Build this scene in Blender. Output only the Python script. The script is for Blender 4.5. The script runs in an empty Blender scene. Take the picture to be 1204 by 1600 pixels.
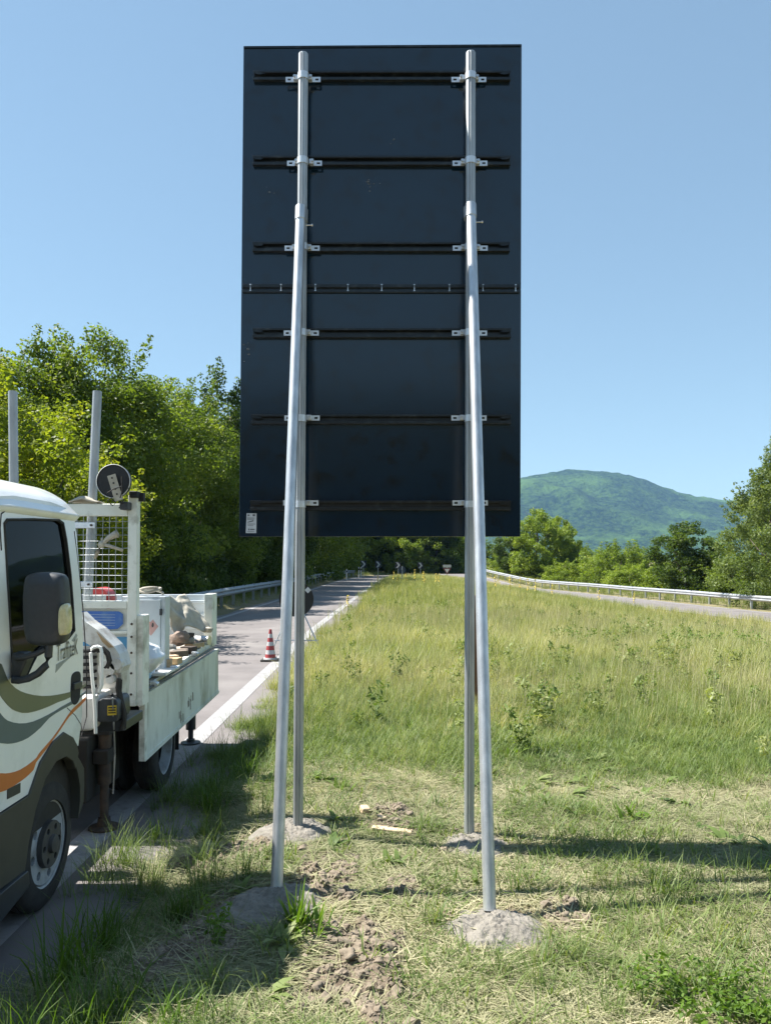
import bpy, bmesh, math, random
import numpy as np
from mathutils import Vector, Matrix, noise
from mathutils.geometry import tessellate_polygon
R = math.radians
S = bpy.context.scene
C = S.collection
rng = np.random.default_rng(7)
random.seed(7)

# ------------------------------------------------------------------ camera
F = 1203.0; PITCH = R(1.5); EYE = 1.65; HZ = 876.0
CYP = HZ - F * math.tan(PITCH)
cam = bpy.data.cameras.new('camera'); camo = bpy.data.objects.new('camera', cam); C.objects.link(camo)
cam.sensor_fit = 'VERTICAL'; cam.sensor_height = 36; cam.sensor_width = 27
cam.lens = F / 1600 * 36; cam.shift_y = (CYP - 800) / 1600
cam.clip_start = 0.05; cam.clip_end = 30000
camo.location = (0, 0, EYE); camo.rotation_euler = (math.pi / 2 + PITCH, 0, 0)
S.camera = camo

# ------------------------------------------------------------------ light
SUN_EL, SUN_AZ = R(54), R(-77)          # azimuth from +Y towards +X
sd = Vector((math.sin(SUN_AZ) * math.cos(SUN_EL), math.cos(SUN_AZ) * math.cos(SUN_EL), math.sin(SUN_EL)))
W = bpy.data.worlds.new('World'); S.world = W; W.use_nodes = True
nt = W.node_tree; nt.nodes.clear()
sky = nt.nodes.new('ShaderNodeTexSky'); sky.sky_type = 'NISHITA'; sky.sun_disc = False
sky.sun_elevation = SUN_EL; sky.sun_rotation = SUN_AZ % (2 * math.pi)
sky.altitude = 1500; sky.air_density = 1.3; sky.dust_density = 0.0; sky.ozone_density = 3.0
bg = nt.nodes.new('ShaderNodeBackground'); bg.inputs[1].default_value = 0.117
wo = nt.nodes.new('ShaderNodeOutputWorld')
gam = nt.nodes.new('ShaderNodeGamma'); gam.inputs[1].default_value = 0.55          # hazy summer sky: flatter than a clear one
tin = nt.nodes.new('ShaderNodeMix'); tin.data_type = 'RGBA'; tin.blend_type = 'MULTIPLY'; tin.inputs[0].default_value = 1; tin.inputs[7].default_value = (.79, .945, 1, 1)
nt.links.new(sky.outputs[0], gam.inputs[0]); nt.links.new(gam.outputs[0], tin.inputs[6]); nt.links.new(tin.outputs[2], bg.inputs[0]); nt.links.new(bg.outputs[0], wo.inputs[0])
sl = bpy.data.lights.new('sun', 'SUN'); sl.energy = 4.8; sl.angle = R(0.53); sl.color = (1, 0.955, 0.88)
slo = bpy.data.objects.new('sun', sl); C.objects.link(slo); slo.location = (-20, 0, 30)
slo.rotation_euler = sd.to_track_quat('Z', 'Y').to_euler()
S.view_settings.view_transform = 'Standard'; S.view_settings.look = 'None'
S.view_settings.exposure = 1.52; S.view_settings.gamma = 1; S.view_settings.use_curve_mapping = False
S.cycles.max_bounces = 8; S.cycles.volume_bounces = 0; S.cycles.transparent_max_bounces = 12
S.cycles.use_denoising = True

def at(px, py, Y):
    "world point seen at photo pixel (px,py) at distance Y"
    x = (px - 602) / F; y = -(py - CYP) / F
    d = Vector((x, math.cos(PITCH) - y * math.sin(PITCH), math.sin(PITCH) + y * math.cos(PITCH)))
    k = Y / d.y
    return Vector((d.x * k, Y, EYE + d.z * k))
def onx(px, py, X):
    "point at pixel on the plane x = X"
    x = (px - 602) / F; y = -(py - CYP) / F
    d = Vector((x, math.cos(PITCH) - y * math.sin(PITCH), math.sin(PITCH) + y * math.cos(PITCH)))
    k = X / d.x
    return Vector((X, d.y * k, EYE + d.z * k))

# ------------------------------------------------------------------ materials
def mat(name, c1, c2=None, scale=6, rough=0.6, metal=0.0, bump=0.0, bscale=None, spec=0.5, detail=5, lo=0.35, hi=0.65,
        stretch=None, coat=0.0, c3=None, s3=1.0, rvar=0.0):
    m = bpy.data.materials.new(name); m.use_nodes = True
    t = m.node_tree; b = t.nodes['Principled BSDF']
    b.inputs['Roughness'].default_value = rough; b.inputs['Metallic'].default_value = metal
    b.inputs['Specular IOR Level'].default_value = spec
    if coat: b.inputs['Coat Weight'].default_value = coat; b.inputs['Coat Roughness'].default_value = 0.08
    tc = t.nodes.new('ShaderNodeTexCoord'); vec = tc.outputs['Object']
    if stretch:
        mp = t.nodes.new('ShaderNodeMapping'); mp.inputs['Scale'].default_value = stretch
        t.links.new(vec, mp.inputs[0]); vec = mp.outputs[0]
    def nz(sc, det=detail):
        n = t.nodes.new('ShaderNodeTexNoise'); n.inputs['Scale'].default_value = sc; n.inputs['Detail'].default_value = det
        n.inputs['Roughness'].default_value = 0.62
        t.links.new(vec, n.inputs['Vector']); return n.outputs['Fac']
    def ramp(f, a, bb, p=lo, q=hi):
        r = t.nodes.new('ShaderNodeMapRange'); r.inputs[1].default_value = p; r.inputs[2].default_value = q
        t.links.new(f, r.inputs[0])
        mx = t.nodes.new('ShaderNodeMix'); mx.data_type = 'RGBA'
        t.links.new(r.outputs[0], mx.inputs[0])
        for i, c in ((6, a), (7, bb)):
            if isinstance(c, tuple): mx.inputs[i].default_value = (*c, 1)
            else: t.links.new(c, mx.inputs[i])
        return mx.outputs[2]
    if c2 is None: c2 = tuple(min(1, v * 0.85) for v in c1)
    f = nz(scale)
    col = ramp(f, c1, c2)
    if c3: col = ramp(nz(s3, 8), col, c3, 0.52, 0.72)
    t.links.new(col, b.inputs['Base Color'])
    if rvar:
        r = t.nodes.new('ShaderNodeMapRange'); r.inputs[3].default_value = max(0.02, rough - rvar); r.inputs[4].default_value = min(1, rough + rvar)
        t.links.new(f, r.inputs[0]); t.links.new(r.outputs[0], b.inputs['Roughness'])
    if bump:
        bn = t.nodes.new('ShaderNodeBump'); bn.inputs['Strength'].default_value = min(1, bump); bn.inputs['Distance'].default_value = 0.01 * max(1, bump)
        t.links.new(nz(bscale or scale * 4, 6), bn.inputs['Height']); t.links.new(bn.outputs[0], b.inputs['Normal'])
    return m

def leafmat(name, dark, mid, light, transl=0.4, inst=False, rough=0.55):
    "foliage: colour from the leaf's own 'tint' attribute; part diffuse, part see-through to light"
    m = bpy.data.materials.new(name); m.use_nodes = True
    t = m.node_tree; b = t.nodes['Principled BSDF']; out = t.nodes['Material Output']
    a = t.nodes.new('ShaderNodeAttribute'); a.attribute_name = 'tint'
    if inst: a.attribute_type = 'INSTANCER'
    rp = t.nodes.new('ShaderNodeValToRGB'); e = rp.color_ramp.elements
    e[0].color = (*dark, 1); e[1].color = (*light, 1); e[1].position = 1
    x = e.new(0.5); x.color = (*mid, 1)
    t.links.new(a.outputs['Fac'], rp.inputs[0])
    col = rp.outputs[0]
    b.inputs['Roughness'].default_value = rough; b.inputs['Specular IOR Level'].default_value = 0.35
    t.links.new(col, b.inputs['Base Color'])
    tr = t.nodes.new('ShaderNodeBsdfTranslucent')
    g = t.nodes.new('ShaderNodeMix'); g.data_type = 'RGBA'; g.blend_type = 'MULTIPLY'; g.inputs[0].default_value = 1
    g.inputs[7].default_value = (1.28, 1.3, 0.5, 1); t.links.new(col, g.inputs[6])
    t.links.new(g.outputs[2], tr.inputs[0])
    mx = t.nodes.new('ShaderNodeMixShader'); mx.inputs[0].default_value = transl
    t.links.new(b.outputs[0], mx.inputs[1]); t.links.new(tr.outputs[0], mx.inputs[2]); t.links.new(mx.outputs[0], out.inputs[0])
    return m

M = {}
M['galv'] = mat('galvanised_steel', (.66, .68, .70), (.44, .47, .50), 22, .42, .75, .08, 60, c3=(.36, .38, .40), s3=5, rvar=.12, stretch=(1, 1, .25))
M['galv_rough'] = mat('weathered_galvanised', (.45, .48, .50), (.31, .335, .36), 14, .5, .65, .1, 60, rvar=.1, stretch=(1, 1, .2))
M['zinc'] = mat('bright_zinc_plate', (.72, .76, .80), (.58, .62, .68), 25, .38, .6, .05)
M['dark'] = mat('black_slot', (.01, .01, .012), None, 10, .7)
M['panel'] = mat('black_sign_back', (.0030, .0145, .032), (.0038, .017, .036), 2.2, .15, 0, .03, 3, spec=.68, rvar=.04, c3=(.004, .005, .006), s3=9)
M['rail'] = mat('black_rail', (.005, .008, .011), (.009, .012, .015), 8, .30, 0, .06, 40, c3=(.035, .042, .048), s3=16)
M['scuff'] = mat('chalk_scuff', (.16, .17, .18), (.05, .06, .07), 120, .8)
M['sticker'] = mat('white_label', (.62, .64, .68), None, 20, .5)
M['ink'] = mat('grey_print', (.10, .11, .13), None, 20, .6)
M['white_paint'] = mat('white_cab_paint', (.87, .88, .86), (.84, .85, .83), 3, .25, 0, 0, coat=.4, c3=(.60, .62, .58), s3=2)
M['bed_paint'] = mat('grimy_white_body_paint', (.79, .81, .75), (.70, .72, .66), 5, .5, 0, .1, 50, c3=(.27, .26, .20), s3=4.5)
M['drop_paint'] = mat('grimy_pale_drop_side', (.72, .75, .70), (.58, .61, .56), 3, .5, 0, .08, 30, c3=(.22, .22, .17), s3=2.4, stretch=(1, 1, .45))
M['bed_floor'] = mat('worn_bed_floor', (.42, .38, .33), (.28, .25, .22), 9, .8, 0, .2)
M['rubber'] = mat('tyre_rubber', (.022, .021, .02), (.04, .037, .033), 12, .85, 0, .2)
M['plastic'] = mat('dark_grey_plastic', (.028, .033, .039), (.036, .041, .047), 40, .42, 0, .05, 200)
M['trim'] = mat('olive_black_trim', (.058, .056, .045), (.045, .044, .036), 8, .55)
M['chassis'] = mat('black_chassis', (.016, .015, .014), (.03, .027, .023), 9, .75)
M['rust'] = mat('rusty_steel', (.10, .07, .05), (.05, .04, .035), 14, .8, .2, .2)
M['rim'] = mat('grey_steel_rim', (.44, .46, .48), (.34, .36, .38), 10, .5, .1, c3=(.2, .18, .15), s3=7)
M['hub'] = mat('dark_hub', (.075, .07, .065), (.05, .047, .045), 20, .6)
M['lens'] = mat('indicator_lens', (.68, .62, .36), (.5, .46, .26), 30, .12, 0, coat=.6)
M['olive'] = mat('olive_decal', (.125, .14, .105), None, 2, .3, coat=.3)
M['slate'] = mat('slate_blue_decal', (.075, .115, .17), None, 2, .3, coat=.3)
M['orange'] = mat('orange_decal', (.62, .15, .035), None, 2, .3, coat=.3)
M['letter'] = mat('grey_lettering', (.06, .062, .06), None, 2, .4)
M['reflection_smudge'] = mat('grey_reflection_smudge', (.33, .35, .33), None, 2, .4)
M['interior'] = mat('cab_interior', (.10, .095, .085), (.07, .065, .06), 3, .8)
M['crane'] = mat('white_crane_paint', (.62, .62, .60), (.50, .50, .48), 7, .4, 0, .05, c3=(.25, .2, .15), s3=7)
M['tan'] = mat('tan_rust_face', (.38, .27, .15), None, 9, .7)
M['blue_plate'] = mat('blue_plate', (.035, .13, .45), (.05, .16, .48), 8, .4, c3=(.12, .25, .5), s3=14)
M['cyan_plate'] = mat('pale_blue_plate', (.07, .28, .50), None, 8, .4)
M['pale_print'] = mat('pale_print', (.35, .45, .6), None, 8, .5)
M['yellow'] = mat('yellow_sticker', (.70, .50, .04), None, 8, .5)
M['steel'] = mat('stainless_bolt', (.6, .6, .6), None, 8, .3, .9)
M['cabinet'] = mat('pale_blue_grey_cabinet', (.56, .62, .66), (.50, .56, .60), 4, .4, c3=(.4, .42, .42), s3=4)
M['hazard'] = mat('faded_red_hazard_label', (.50, .27, .25), (.56, .36, .33), 20, .5)
M['hazard_orange'] = mat('orange_strip', (.70, .30, .14), None, 20, .5)
M['sack'] = mat('white_plastic_sack', (.74, .76, .78), (.64, .67, .70), 7, .35, 0, .5, 14)
M['canvas'] = mat('beige_canvas', (.50, .46, .38), (.36, .33, .27), 9, .85, 0, .4, 18)
M['wood'] = mat('raw_timber', (.52, .38, .22), (.40, .28, .16), 5, .75, 0, .2, 30, stretch=(1, 6, 6))
M['wood_grey'] = mat('grey_brown_wood', (.24, .19, .15), (.15, .12, .095), 5, .85, 0, .2, 30)
M['brownboard'] = mat('rust_brown_board', (.22, .095, .045), (.16, .07, .036), 6, .7)
M['offcut'] = mat('pale_wood_offcut', (.58, .44, .30), (.44, .33, .22), 12, .8, 0, .2)
M['stone'] = mat('grey_stone', (.30, .28, .25), (.2, .19, .17), 10, .85, 0, .4)
M['stonebrown'] = mat('brown_stone', (.27, .2, .16), (.18, .135, .11), 10, .85, 0, .4)
M['blue_case'] = mat('pale_blue_case', (.26, .47, .66), (.34, .53, .70), 6, .35)
M['red'] = mat('red_plastic', (.48, .045, .04), (.35, .03, .03), 9, .45)
M['cone_red'] = mat('faded_cone_red', (.36, .055, .06), (.28, .04, .045), 9, .5)
M['cone_white'] = mat('cone_white', (.50, .50, .51), (.38, .38, .39), 9, .5)
M['whiteplastic'] = mat('white_plastic', (.68, .68, .66), None, 9, .5)
M['concrete'] = mat('fresh_concrete', (.245, .225, .195), (.18, .165, .142), 22, .95, 0, 1.0, 60, c3=(.135, .12, .10), s3=14)
M['asphalt'] = mat('grey_asphalt', (.175, .158, .155), (.135, .122, .12), 1.3, .85, 0, .35, 160, c3=(.20, .185, .178), s3=.5)
M['roadpaint'] = mat('worn_white_road_paint', (.32, .315, .32), (.26, .255, .26), 6, .7, 0, .2, 120, c3=(.18, .17, .17), s3=18)
M['bark'] = mat('grey_brown_bark', (.12, .095, .07), (.07, .055, .042), 8, .9, 0, .4)
M['signface'] = mat('black_chevron_board', (.012, .013, .015), None, 4, .6)
M['chev'] = mat('white_reflective_sheet', (.48, .49, .48), None, 4, .5)
M['signgrey'] = mat('grey_sign_back', (.075, .085, .095), (.06, .07, .08), 6, .5)
M['maroon'] = mat('faded_maroon_border', (.20, .06, .065), None, 6, .5)
M['armco_shaded'] = mat('shaded_guardrail', (.30, .33, .36), (.22, .25, .28), 3, .5, .4, 0, c3=(.2, .2, .2), s3=2)  # guardrail steel darkened: tree shade on the left rail put into the colour
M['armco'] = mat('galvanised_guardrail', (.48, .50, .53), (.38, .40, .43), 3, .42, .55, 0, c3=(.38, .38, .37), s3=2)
M['clay'] = mat('loose_clay_soil', (.215, .175, .128), (.15, .12, .088), 9, .95, 0, .6, 40, c3=(.30, .255, .195), s3=14)
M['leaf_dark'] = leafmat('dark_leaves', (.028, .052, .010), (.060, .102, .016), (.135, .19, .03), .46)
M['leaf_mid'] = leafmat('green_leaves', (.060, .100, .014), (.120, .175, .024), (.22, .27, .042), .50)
M['leaf_lime'] = leafmat('lime_leaves', (.12, .17, .016), (.19, .235, .022), (.28, .29, .034), .52)
M['leaf_bush'] = leafmat('bush_leaves', (.11, .17, .022), (.20, .27, .034), (.30, .35, .05), .44)
M['leaf_grey'] = leafmat('poplar_leaves', (.075, .115, .030), (.13, .18, .05), (.21, .255, .085), .42)
M['grass_meadow'] = leafmat('meadow_grass', (.125, .175, .045), (.25, .28, .10), (.47, .43, .24), .36, True)
M['grass_green'] = leafmat('green_grass', (.065, .115, .025), (.155, .215, .06), (.28, .31, .13), .38, True)
M['straw'] = leafmat('dry_straw', (.18, .20, .10), (.36, .34, .21), (.56, .50, .35), .25, True, .75)
M['weed'] = leafmat('weed_leaves', (.06, .12, .012), (.10, .18, .02), (.16, .24, .035), .4)
M['flower'] = mat('yellow_flowers', (.68, .50, .06), (.55, .45, .09), 20, .8)

# glass: dark, glossy, partly see-through
g = bpy.data.materials.new('tinted_glass'); g.use_nodes = True; t = g.node_tree
b = t.nodes['Principled BSDF']; b.inputs['Base Color'].default_value = (.004, .005, .005, 1); b.inputs['Roughness'].default_value = .03
b.inputs['Specular IOR Level'].default_value = .22
tp = t.nodes.new('ShaderNodeBsdfTransparent'); tp.inputs[0].default_value = (.20, .21, .19, 1)
mx = t.nodes.new('ShaderNodeMixShader'); mx.inputs[0].default_value = .45
t.links.new(b.outputs[0], mx.inputs[1]); t.links.new(tp.outputs[0], mx.inputs[2]); t.links.new(mx.outputs[0], t.nodes['Material Output'].inputs[0])
M['glass'] = g

# ------------------------------------------------------------------ building helpers
BASE = {}
def tag(o, label=None, cat=None, group=None, kind=None):
    if label: o['label'] = label
    if cat: o['category'] = cat
    if group: o['group'] = group
    if kind: o['kind'] = kind
    return o
def thing(name, label, cat, loc, group=None):
    o = bpy.data.objects.new(name, None); C.objects.link(o); o.location = loc
    o.empty_display_size = .2
    BASE[o.name] = Vector(loc); return tag(o, label, cat, group)
def link(name, me, m, parent=None, loc=None):
    o = bpy.data.objects.new(name, me); C.objects.link(o)
    if m is not None:
        me.materials.clear(); me.materials.append(M[m] if isinstance(m, str) else m)
    if parent: o.parent = parent; BASE[o.name] = BASE[parent.name]
    else: BASE[o.name] = Vector(loc) if loc is not None else Vector((0, 0, 0))
    if loc is not None and not parent: o.location = loc
    return o
def copy_tree(o, parent=None):
    c = o.copy(); C.objects.link(c); c.parent = parent
    for ch in o.children: copy_tree(ch, c)
    return c

class MB:
    def __init__(s): s.v = []; s.f = []
    def add(s, vs, fs):
        n = len(s.v); s.v += [Vector(v) for v in vs]; s.f += [tuple(i + n for i in f) for f in fs]; return s
    def box(s, lo, hi, rot=None, piv=None):
        x0, y0, z0 = lo; x1, y1, z1 = hi
        vs = [Vector(p) for p in ((x0, y0, z0), (x1, y0, z0), (x1, y1, z0), (x0, y1, z0), (x0, y0, z1), (x1, y0, z1), (x1, y1, z1), (x0, y1, z1))]
        if rot is not None:
            c = Vector(piv) if piv is not None else (vs[0] + vs[6]) / 2
            vs = [c + rot @ (v - c) for v in vs]
        return s.add(vs, [(0, 3, 2, 1), (4, 5, 6, 7), (0, 1, 5, 4), (1, 2, 6, 5), (2, 3, 7, 6), (3, 0, 4, 7)])
    def cbox(s, c, sz, rot=None):
        c = Vector(c); h = Vector(sz) / 2
        return s.box(c - h, c + h, rot, c)
    def tube(s, pts, r, n=12, caps=True, r2=None):
        pts = [Vector(p) for p in pts]; m = len(pts); rings = []
        for i, p in enumerate(pts):
            a = pts[max(0, i - 1)]; c = pts[min(m - 1, i + 1)]; d = (c - a).normalized()
            ref = Vector((0, 0, 1)) if abs(d.z) < .9 else Vector((1, 0, 0))
            u = d.cross(ref).normalized(); w = u.cross(d)
            rr = r if r2 is None else r + (r2 - r) * i / (m - 1)
            rings.append([p + (u * math.cos(2 * math.pi * k / n) + w * math.sin(2 * math.pi * k / n)) * rr for k in range(n)])
        vs = [v for q in rings for v in q]; fs = []
        for i in range(m - 1):
            for k in range(n):
                a = i * n + k; bq = i * n + (k + 1) % n
                fs.append((a, bq, bq + n, a + n))
        if caps: fs += [tuple(range(n))[::-1], tuple((m - 1) * n + k for k in range(n))]
        return s.add(vs, [f[::-1] for f in fs])
    def lathe(s, prof, c, axis='X', n=28, caps=True):
        "prof: (along axis, radius)"
        c = Vector(c); vs = []; fs = []
        for a, r in prof:
            for k in range(n):
                t = 2 * math.pi * k / n; p = (r * math.cos(t), r * math.sin(t))
                vs.append(c + (Vector((a, p[0], p[1])) if axis == 'X' else Vector((p[0], a, p[1])) if axis == 'Y' else Vector((p[0], p[1], a))))
        for i in range(len(prof) - 1):
            for k in range(n):
                q = (k + 1) % n; fs.append((i * n + k, i * n + q, (i + 1) * n + q, (i + 1) * n + k))
        if caps: fs += [tuple(range(n))[::-1], tuple((len(prof) - 1) * n + k for k in range(n))]
        return s.add(vs, fs)
    def prism(s, poly, d, holes=()):
        "planar 3-D polygon (with holes) swept by vector d"
        loops = [[Vector(p) for p in poly]] + [[Vector(p) for p in h] for h in holes]
        flat = [p for l in loops for p in l]; n = len(flat); d = Vector(d)
        tri = tessellate_polygon(loops)
        fs = [tuple(q) for q in tri] + [tuple(i + n for i in q[::-1]) for q in tri]
        o = 0
        for l in loops:
            m = len(l)
            for i in range(m):
                j = (i + 1) % m; fs.append((o + i, o + j, o + j + n, o + i + n))
            o += m
        return s.add(flat + [p + d for p in flat], fs)
    def loft(s, rings, close=True, caps=True):
        n = len(rings[0]); vs = [v for r in rings for v in r]; fs = []
        for i in range(len(rings) - 1):
            for k in range(n if close else n - 1):
                q = (k + 1) % n; fs.append((i * n + k, i * n + q, (i + 1) * n + q, (i + 1) * n + k))
        if caps and close: fs += [tuple(range(n))[::-1], tuple((len(rings) - 1) * n + k for k in range(n))]
        return s.add(vs, fs)
    def build(s, name, m, parent=None, loc=None, smooth=False, bevel=0, seg=2, subsurf=0, recalc=True):
        me = bpy.data.meshes.new(name)
        o0 = BASE[parent.name] if parent else Vector(loc) if loc is not None else Vector((0, 0, 0))
        me.from_pydata([tuple(v - o0) for v in s.v], [], s.f)
        if recalc:
            bm = bmesh.new(); bm.from_mesh(me); bmesh.ops.recalc_face_normals(bm, faces=bm.faces); bm.to_mesh(me); bm.free()
        o = link(name, me, m, parent, loc)
        if smooth:
            for p in me.polygons: p.use_smooth = True
            if smooth != 'all':
                md = o.modifiers.new('split', 'EDGE_SPLIT'); md.split_angle = R(40)
        if subsurf:
            md = o.modifiers.new('sub', 'SUBSURF'); md.levels = md.render_levels = subsurf
        if bevel:
            md = o.modifiers.new('bevel', 'BEVEL'); md.width = bevel; md.segments = seg; md.limit_method = 'ANGLE'; md.angle_limit = R(40)
            for p in me.polygons: p.use_smooth = True
            md.harden_normals = True
        return o

def fastmesh(name, V, Fq, tint=None, k=4):
    "numpy mesh: V (n,3), Fq (m,k)"
    me = bpy.data.meshes.new(name); n = len(V); m = len(Fq)
    me.vertices.add(n); me.vertices.foreach_set('co', np.ascontiguousarray(V, dtype=np.float32).ravel())
    me.loops.add(m * k); me.loops.foreach_set('vertex_index', np.ascontiguousarray(Fq, dtype=np.int32).ravel())
    me.polygons.add(m); me.polygons.foreach_set('loop_start', np.arange(0, m * k, k, dtype=np.int32))
    me.polygons.foreach_set('loop_total', np.full(m, k, dtype=np.int32))
    me.update(calc_edges=True); me.validate()
    if tint is not None:
        at_ = me.attributes.new('tint', 'FLOAT', 'FACE'); at_.data.foreach_set('value', np.ascontiguousarray(tint, dtype=np.float32))
    return me
def smoothstep(a, b, x):
    t = np.clip((x - a) / (b - a), 0, 1); return t * t * (3 - 2 * t)
def vnoise(x, y, s, seed=0):
    "smooth value noise on arrays, -1..1"
    x = np.asarray(x, float) * s + seed * 17.3; y = np.asarray(y, float) * s + seed * 9.1
    i = np.floor(x).astype(np.int64); j = np.floor(y).astype(np.int64); fx = x - i; fy = y - j
    def h(a, b):
        q = (a * 374761393 + b * 668265263 + seed * 1442695) & 0xffffffff
        q = ((q ^ (q >> 13)) * 1274126177) & 0xffffffff
        return ((q ^ (q >> 16)) & 0xffff) / 32767.5 - 1
    u = fx * fx * (3 - 2 * fx); v = fy * fy * (3 - 2 * fy)
    return (h(i, j) * (1 - u) + h(i + 1, j) * u) * (1 - v) + (h(i, j + 1) * (1 - u) + h(i + 1, j + 1) * u) * v
def fbm(x, y, s, seed=0, o=4):
    r = 0; a = 1.0
    for k in range(o): r = r + a * vnoise(x, y, s * 2 ** k, seed + k); a *= .5
    return r / 1.9
HAZE = True
# ------------------------------------------------------------------ roads and terrain
def catmull(P, step=1.0):
    P = [Vector(p) for p in P]; out = []
    for i in range(len(P) - 1):
        p0 = P[max(0, i - 1)]; p1 = P[i]; p2 = P[i + 1]; p3 = P[min(len(P) - 1, i + 2)]
        n = max(2, int((p2 - p1).length / step))
        for k in range(n):
            t = k / n
            out.append(.5 * ((2 * p1) + (p2 - p0) * t + (2 * p0 - 5 * p1 + 4 * p2 - p3) * t * t + (3 * p1 - p0 - 3 * p2 + p3) * t ** 3))
    out.append(P[-1]); return out
LEFT = catmull([(-1.75, -60), (-1.75, -20), (-1.75, 0), (-1.75, 18), (-1.52, 29), (-1.12, 45), (-.80, 58), (-.30, 72), (1.0, 84), (4.2, 94), (10, 102), (22, 108), (60, 116)], 1.2)
RIGHT = catmull([(34, -30), (30, -8), (25.5, 12), (22.2, 26), (19.3, 38.6), (17.3, 52), (15.6, 64), (13.0, 78), (11, 88), (10.6, 97)], 1.5)
LP = np.array([(p.x, p.y) for p in LEFT]); RP = np.array([(p.x, p.y) for p in RIGHT])
def lateral(P, x, y):
    "signed distance to the right of a polyline (walking along +Y)"
    x = np.asarray(x, float).ravel(); y = np.asarray(y, float).ravel()
    out = np.empty(len(x)); T = np.gradient(P, axis=0); T /= np.linalg.norm(T, axis=1)[:, None]
    for s in range(0, len(x), 8000):
        X = x[s:s + 8000, None]; Y = y[s:s + 8000, None]
        d2 = (X - P[None, :, 0]) ** 2 + (Y - P[None, :, 1]) ** 2; k = d2.argmin(1)
        vx = X[:, 0] - P[k, 0]; vy = Y[:, 0] - P[k, 1]
        lat = vx * T[k, 1] - vy * T[k, 0]
        far = np.sqrt(d2[np.arange(len(k)), k])
        out[s:s + 8000] = np.where(np.abs(lat) > .6 * far, np.sign(lat) * far, np.where(lat > 0, 1, -1) * far)
    return out
ZR = -.13
def field(x, y):
    z = -.95 * smoothstep(2.8, 14, x) * smoothstep(4, 26, y) * (1 - smoothstep(72, 95, y))
    z = z + .9 * smoothstep(-8.5, -14, x) * smoothstep(200, 100, y)          # bank under the trees on the far side
    return z
def gp(px, py, z=0.0):
    "ground point under a photo pixel"
    Y = (EYE - z) * F / (py - HZ); return Vector(((px - 602) * Y / F, Y, z))
SOIL = [(gp(548, 1500), .27, 1), (gp(480, 1548), .13, .8), (gp(612, 1283), .20, 1), (gp(300, 1322), .34, 1), (gp(290, 1435), .34, 1), (gp(505, 1372), .22, 1), (gp(230, 1380), .2, .9),
        (gp(640, 1390), .12, .6), (gp(880, 1425), .13, .7), (gp(600, 1565), .14, .9), (gp(395, 1310), .26, .9), (gp(40, 1590), .2, .8), (gp(175, 1500), .16, .7)]
MOUNDS = [(gp(438, 1408, .02), .27, .06), (gp(772, 1440, .02), .26, .068), (gp(462, 1296, .02), .23, .055), (gp(742, 1316, .0), .22, .045)]
SOIL += [(c, r * 1.15, .42) for c, r, h in MOUNDS]
def soil(x, y):
    m = np.zeros_like(np.asarray(x, float))
    for c, r, a in SOIL:
        d = np.sqrt((x - c.x) ** 2 + ((y - c.y) * .62) ** 2) + .5 * r * fbm(x, y, 6, 3)
        m = np.maximum(m, a * (1 - smoothstep(r * .55, r * 1.15, d)))
    return m
def ground_z(x, y, want_lat=False):
    x = np.asarray(x, float); y = np.asarray(y, float); sh = x.shape; x = x.ravel(); y = y.ravel()
    dl = lateral(LP, x, y); dr = lateral(RP, x, y)
    z = field(x, y)
    near = smoothstep(30, 9, np.hypot(x - 1, y - 4))
    edge = .48 + .10 * fbm(x, y, 1.3, 11) * near
    k = smoothstep(edge, edge + .75, dl) + (1 - smoothstep(-4.9, -4.2, dl))
    k = np.clip(k, 0, 1)
    z = z * k + (ZR - .035) * (1 - k)
    z = z + k * near * (.03 * fbm(x, y, 1.1, 5) + .012 * fbm(x, y, 5, 6))
    z = z + k * .05 * (1 - near) * fbm(x, y, .15, 8)
    onr = (dr < .3) & (dr > -4.3)
    z = np.where(onr, field(x, y) - .07, z)
    sm = soil(x, y) * near * k
    lump = np.abs(fbm(x, y, 7.5, 21, 5)); lump2 = fbm(x, y, 16, 22, 3)
    z = z + sm * (.012 + .075 * (lump - .12) + .034 * lump2 + .016 * fbm(x, y, 34, 24, 2))
    if want_lat: return z.reshape(sh), dl.reshape(sh), dr.reshape(sh), sm.reshape(sh)
    return z.reshape(sh)
def gz1(x, y): return float(ground_z(np.array([x]), np.array([y]))[0])

def axis(a, b, st, lo, hi, g=1.16):
    v = list(np.arange(a, b + st / 2, st)); s = st
    while v[-1] < hi: s *= g; v.append(v[-1] + s)
    s = st
    while v[0] > lo: s *= g; v.insert(0, v[0] - s)
    return np.array(v)
gx = axis(-2.3, 2.6, .022, -7000, 7000, 1.09); gy = axis(2.3, 6.6, .022, -7000, 9000, 1.09)
GX, GY = np.meshgrid(gx, gy); GZ, GDL, GDR, GSM = ground_z(GX, GY, True)
nx, ny = len(gx), len(gy)
idx = np.arange(nx * ny).reshape(ny, nx)
Fq = np.stack([idx[:-1, :-1], idx[:-1, 1:], idx[1:, 1:], idx[1:, :-1]], -1).reshape(-1, 4)
me = fastmesh('ground', np.stack([GX, GY, GZ], -1).reshape(-1, 3), Fq)
me.polygons.foreach_set('use_smooth', np.ones(len(Fq), dtype=bool))
a_ = me.attributes.new('soil', 'FLOAT', 'POINT'); a_.data.foreach_set('value', GSM.ravel().astype(np.float32))
gm = bpy.data.materials.new('earth_and_thatch'); gm.use_nodes = True; t = gm.node_tree; b = t.nodes['Principled BSDF']
b.inputs['Roughness'].default_value = .95; b.inputs['Specular IOR Level'].default_value = .15
tc = t.nodes.new('ShaderNodeTexCoord')
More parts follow.
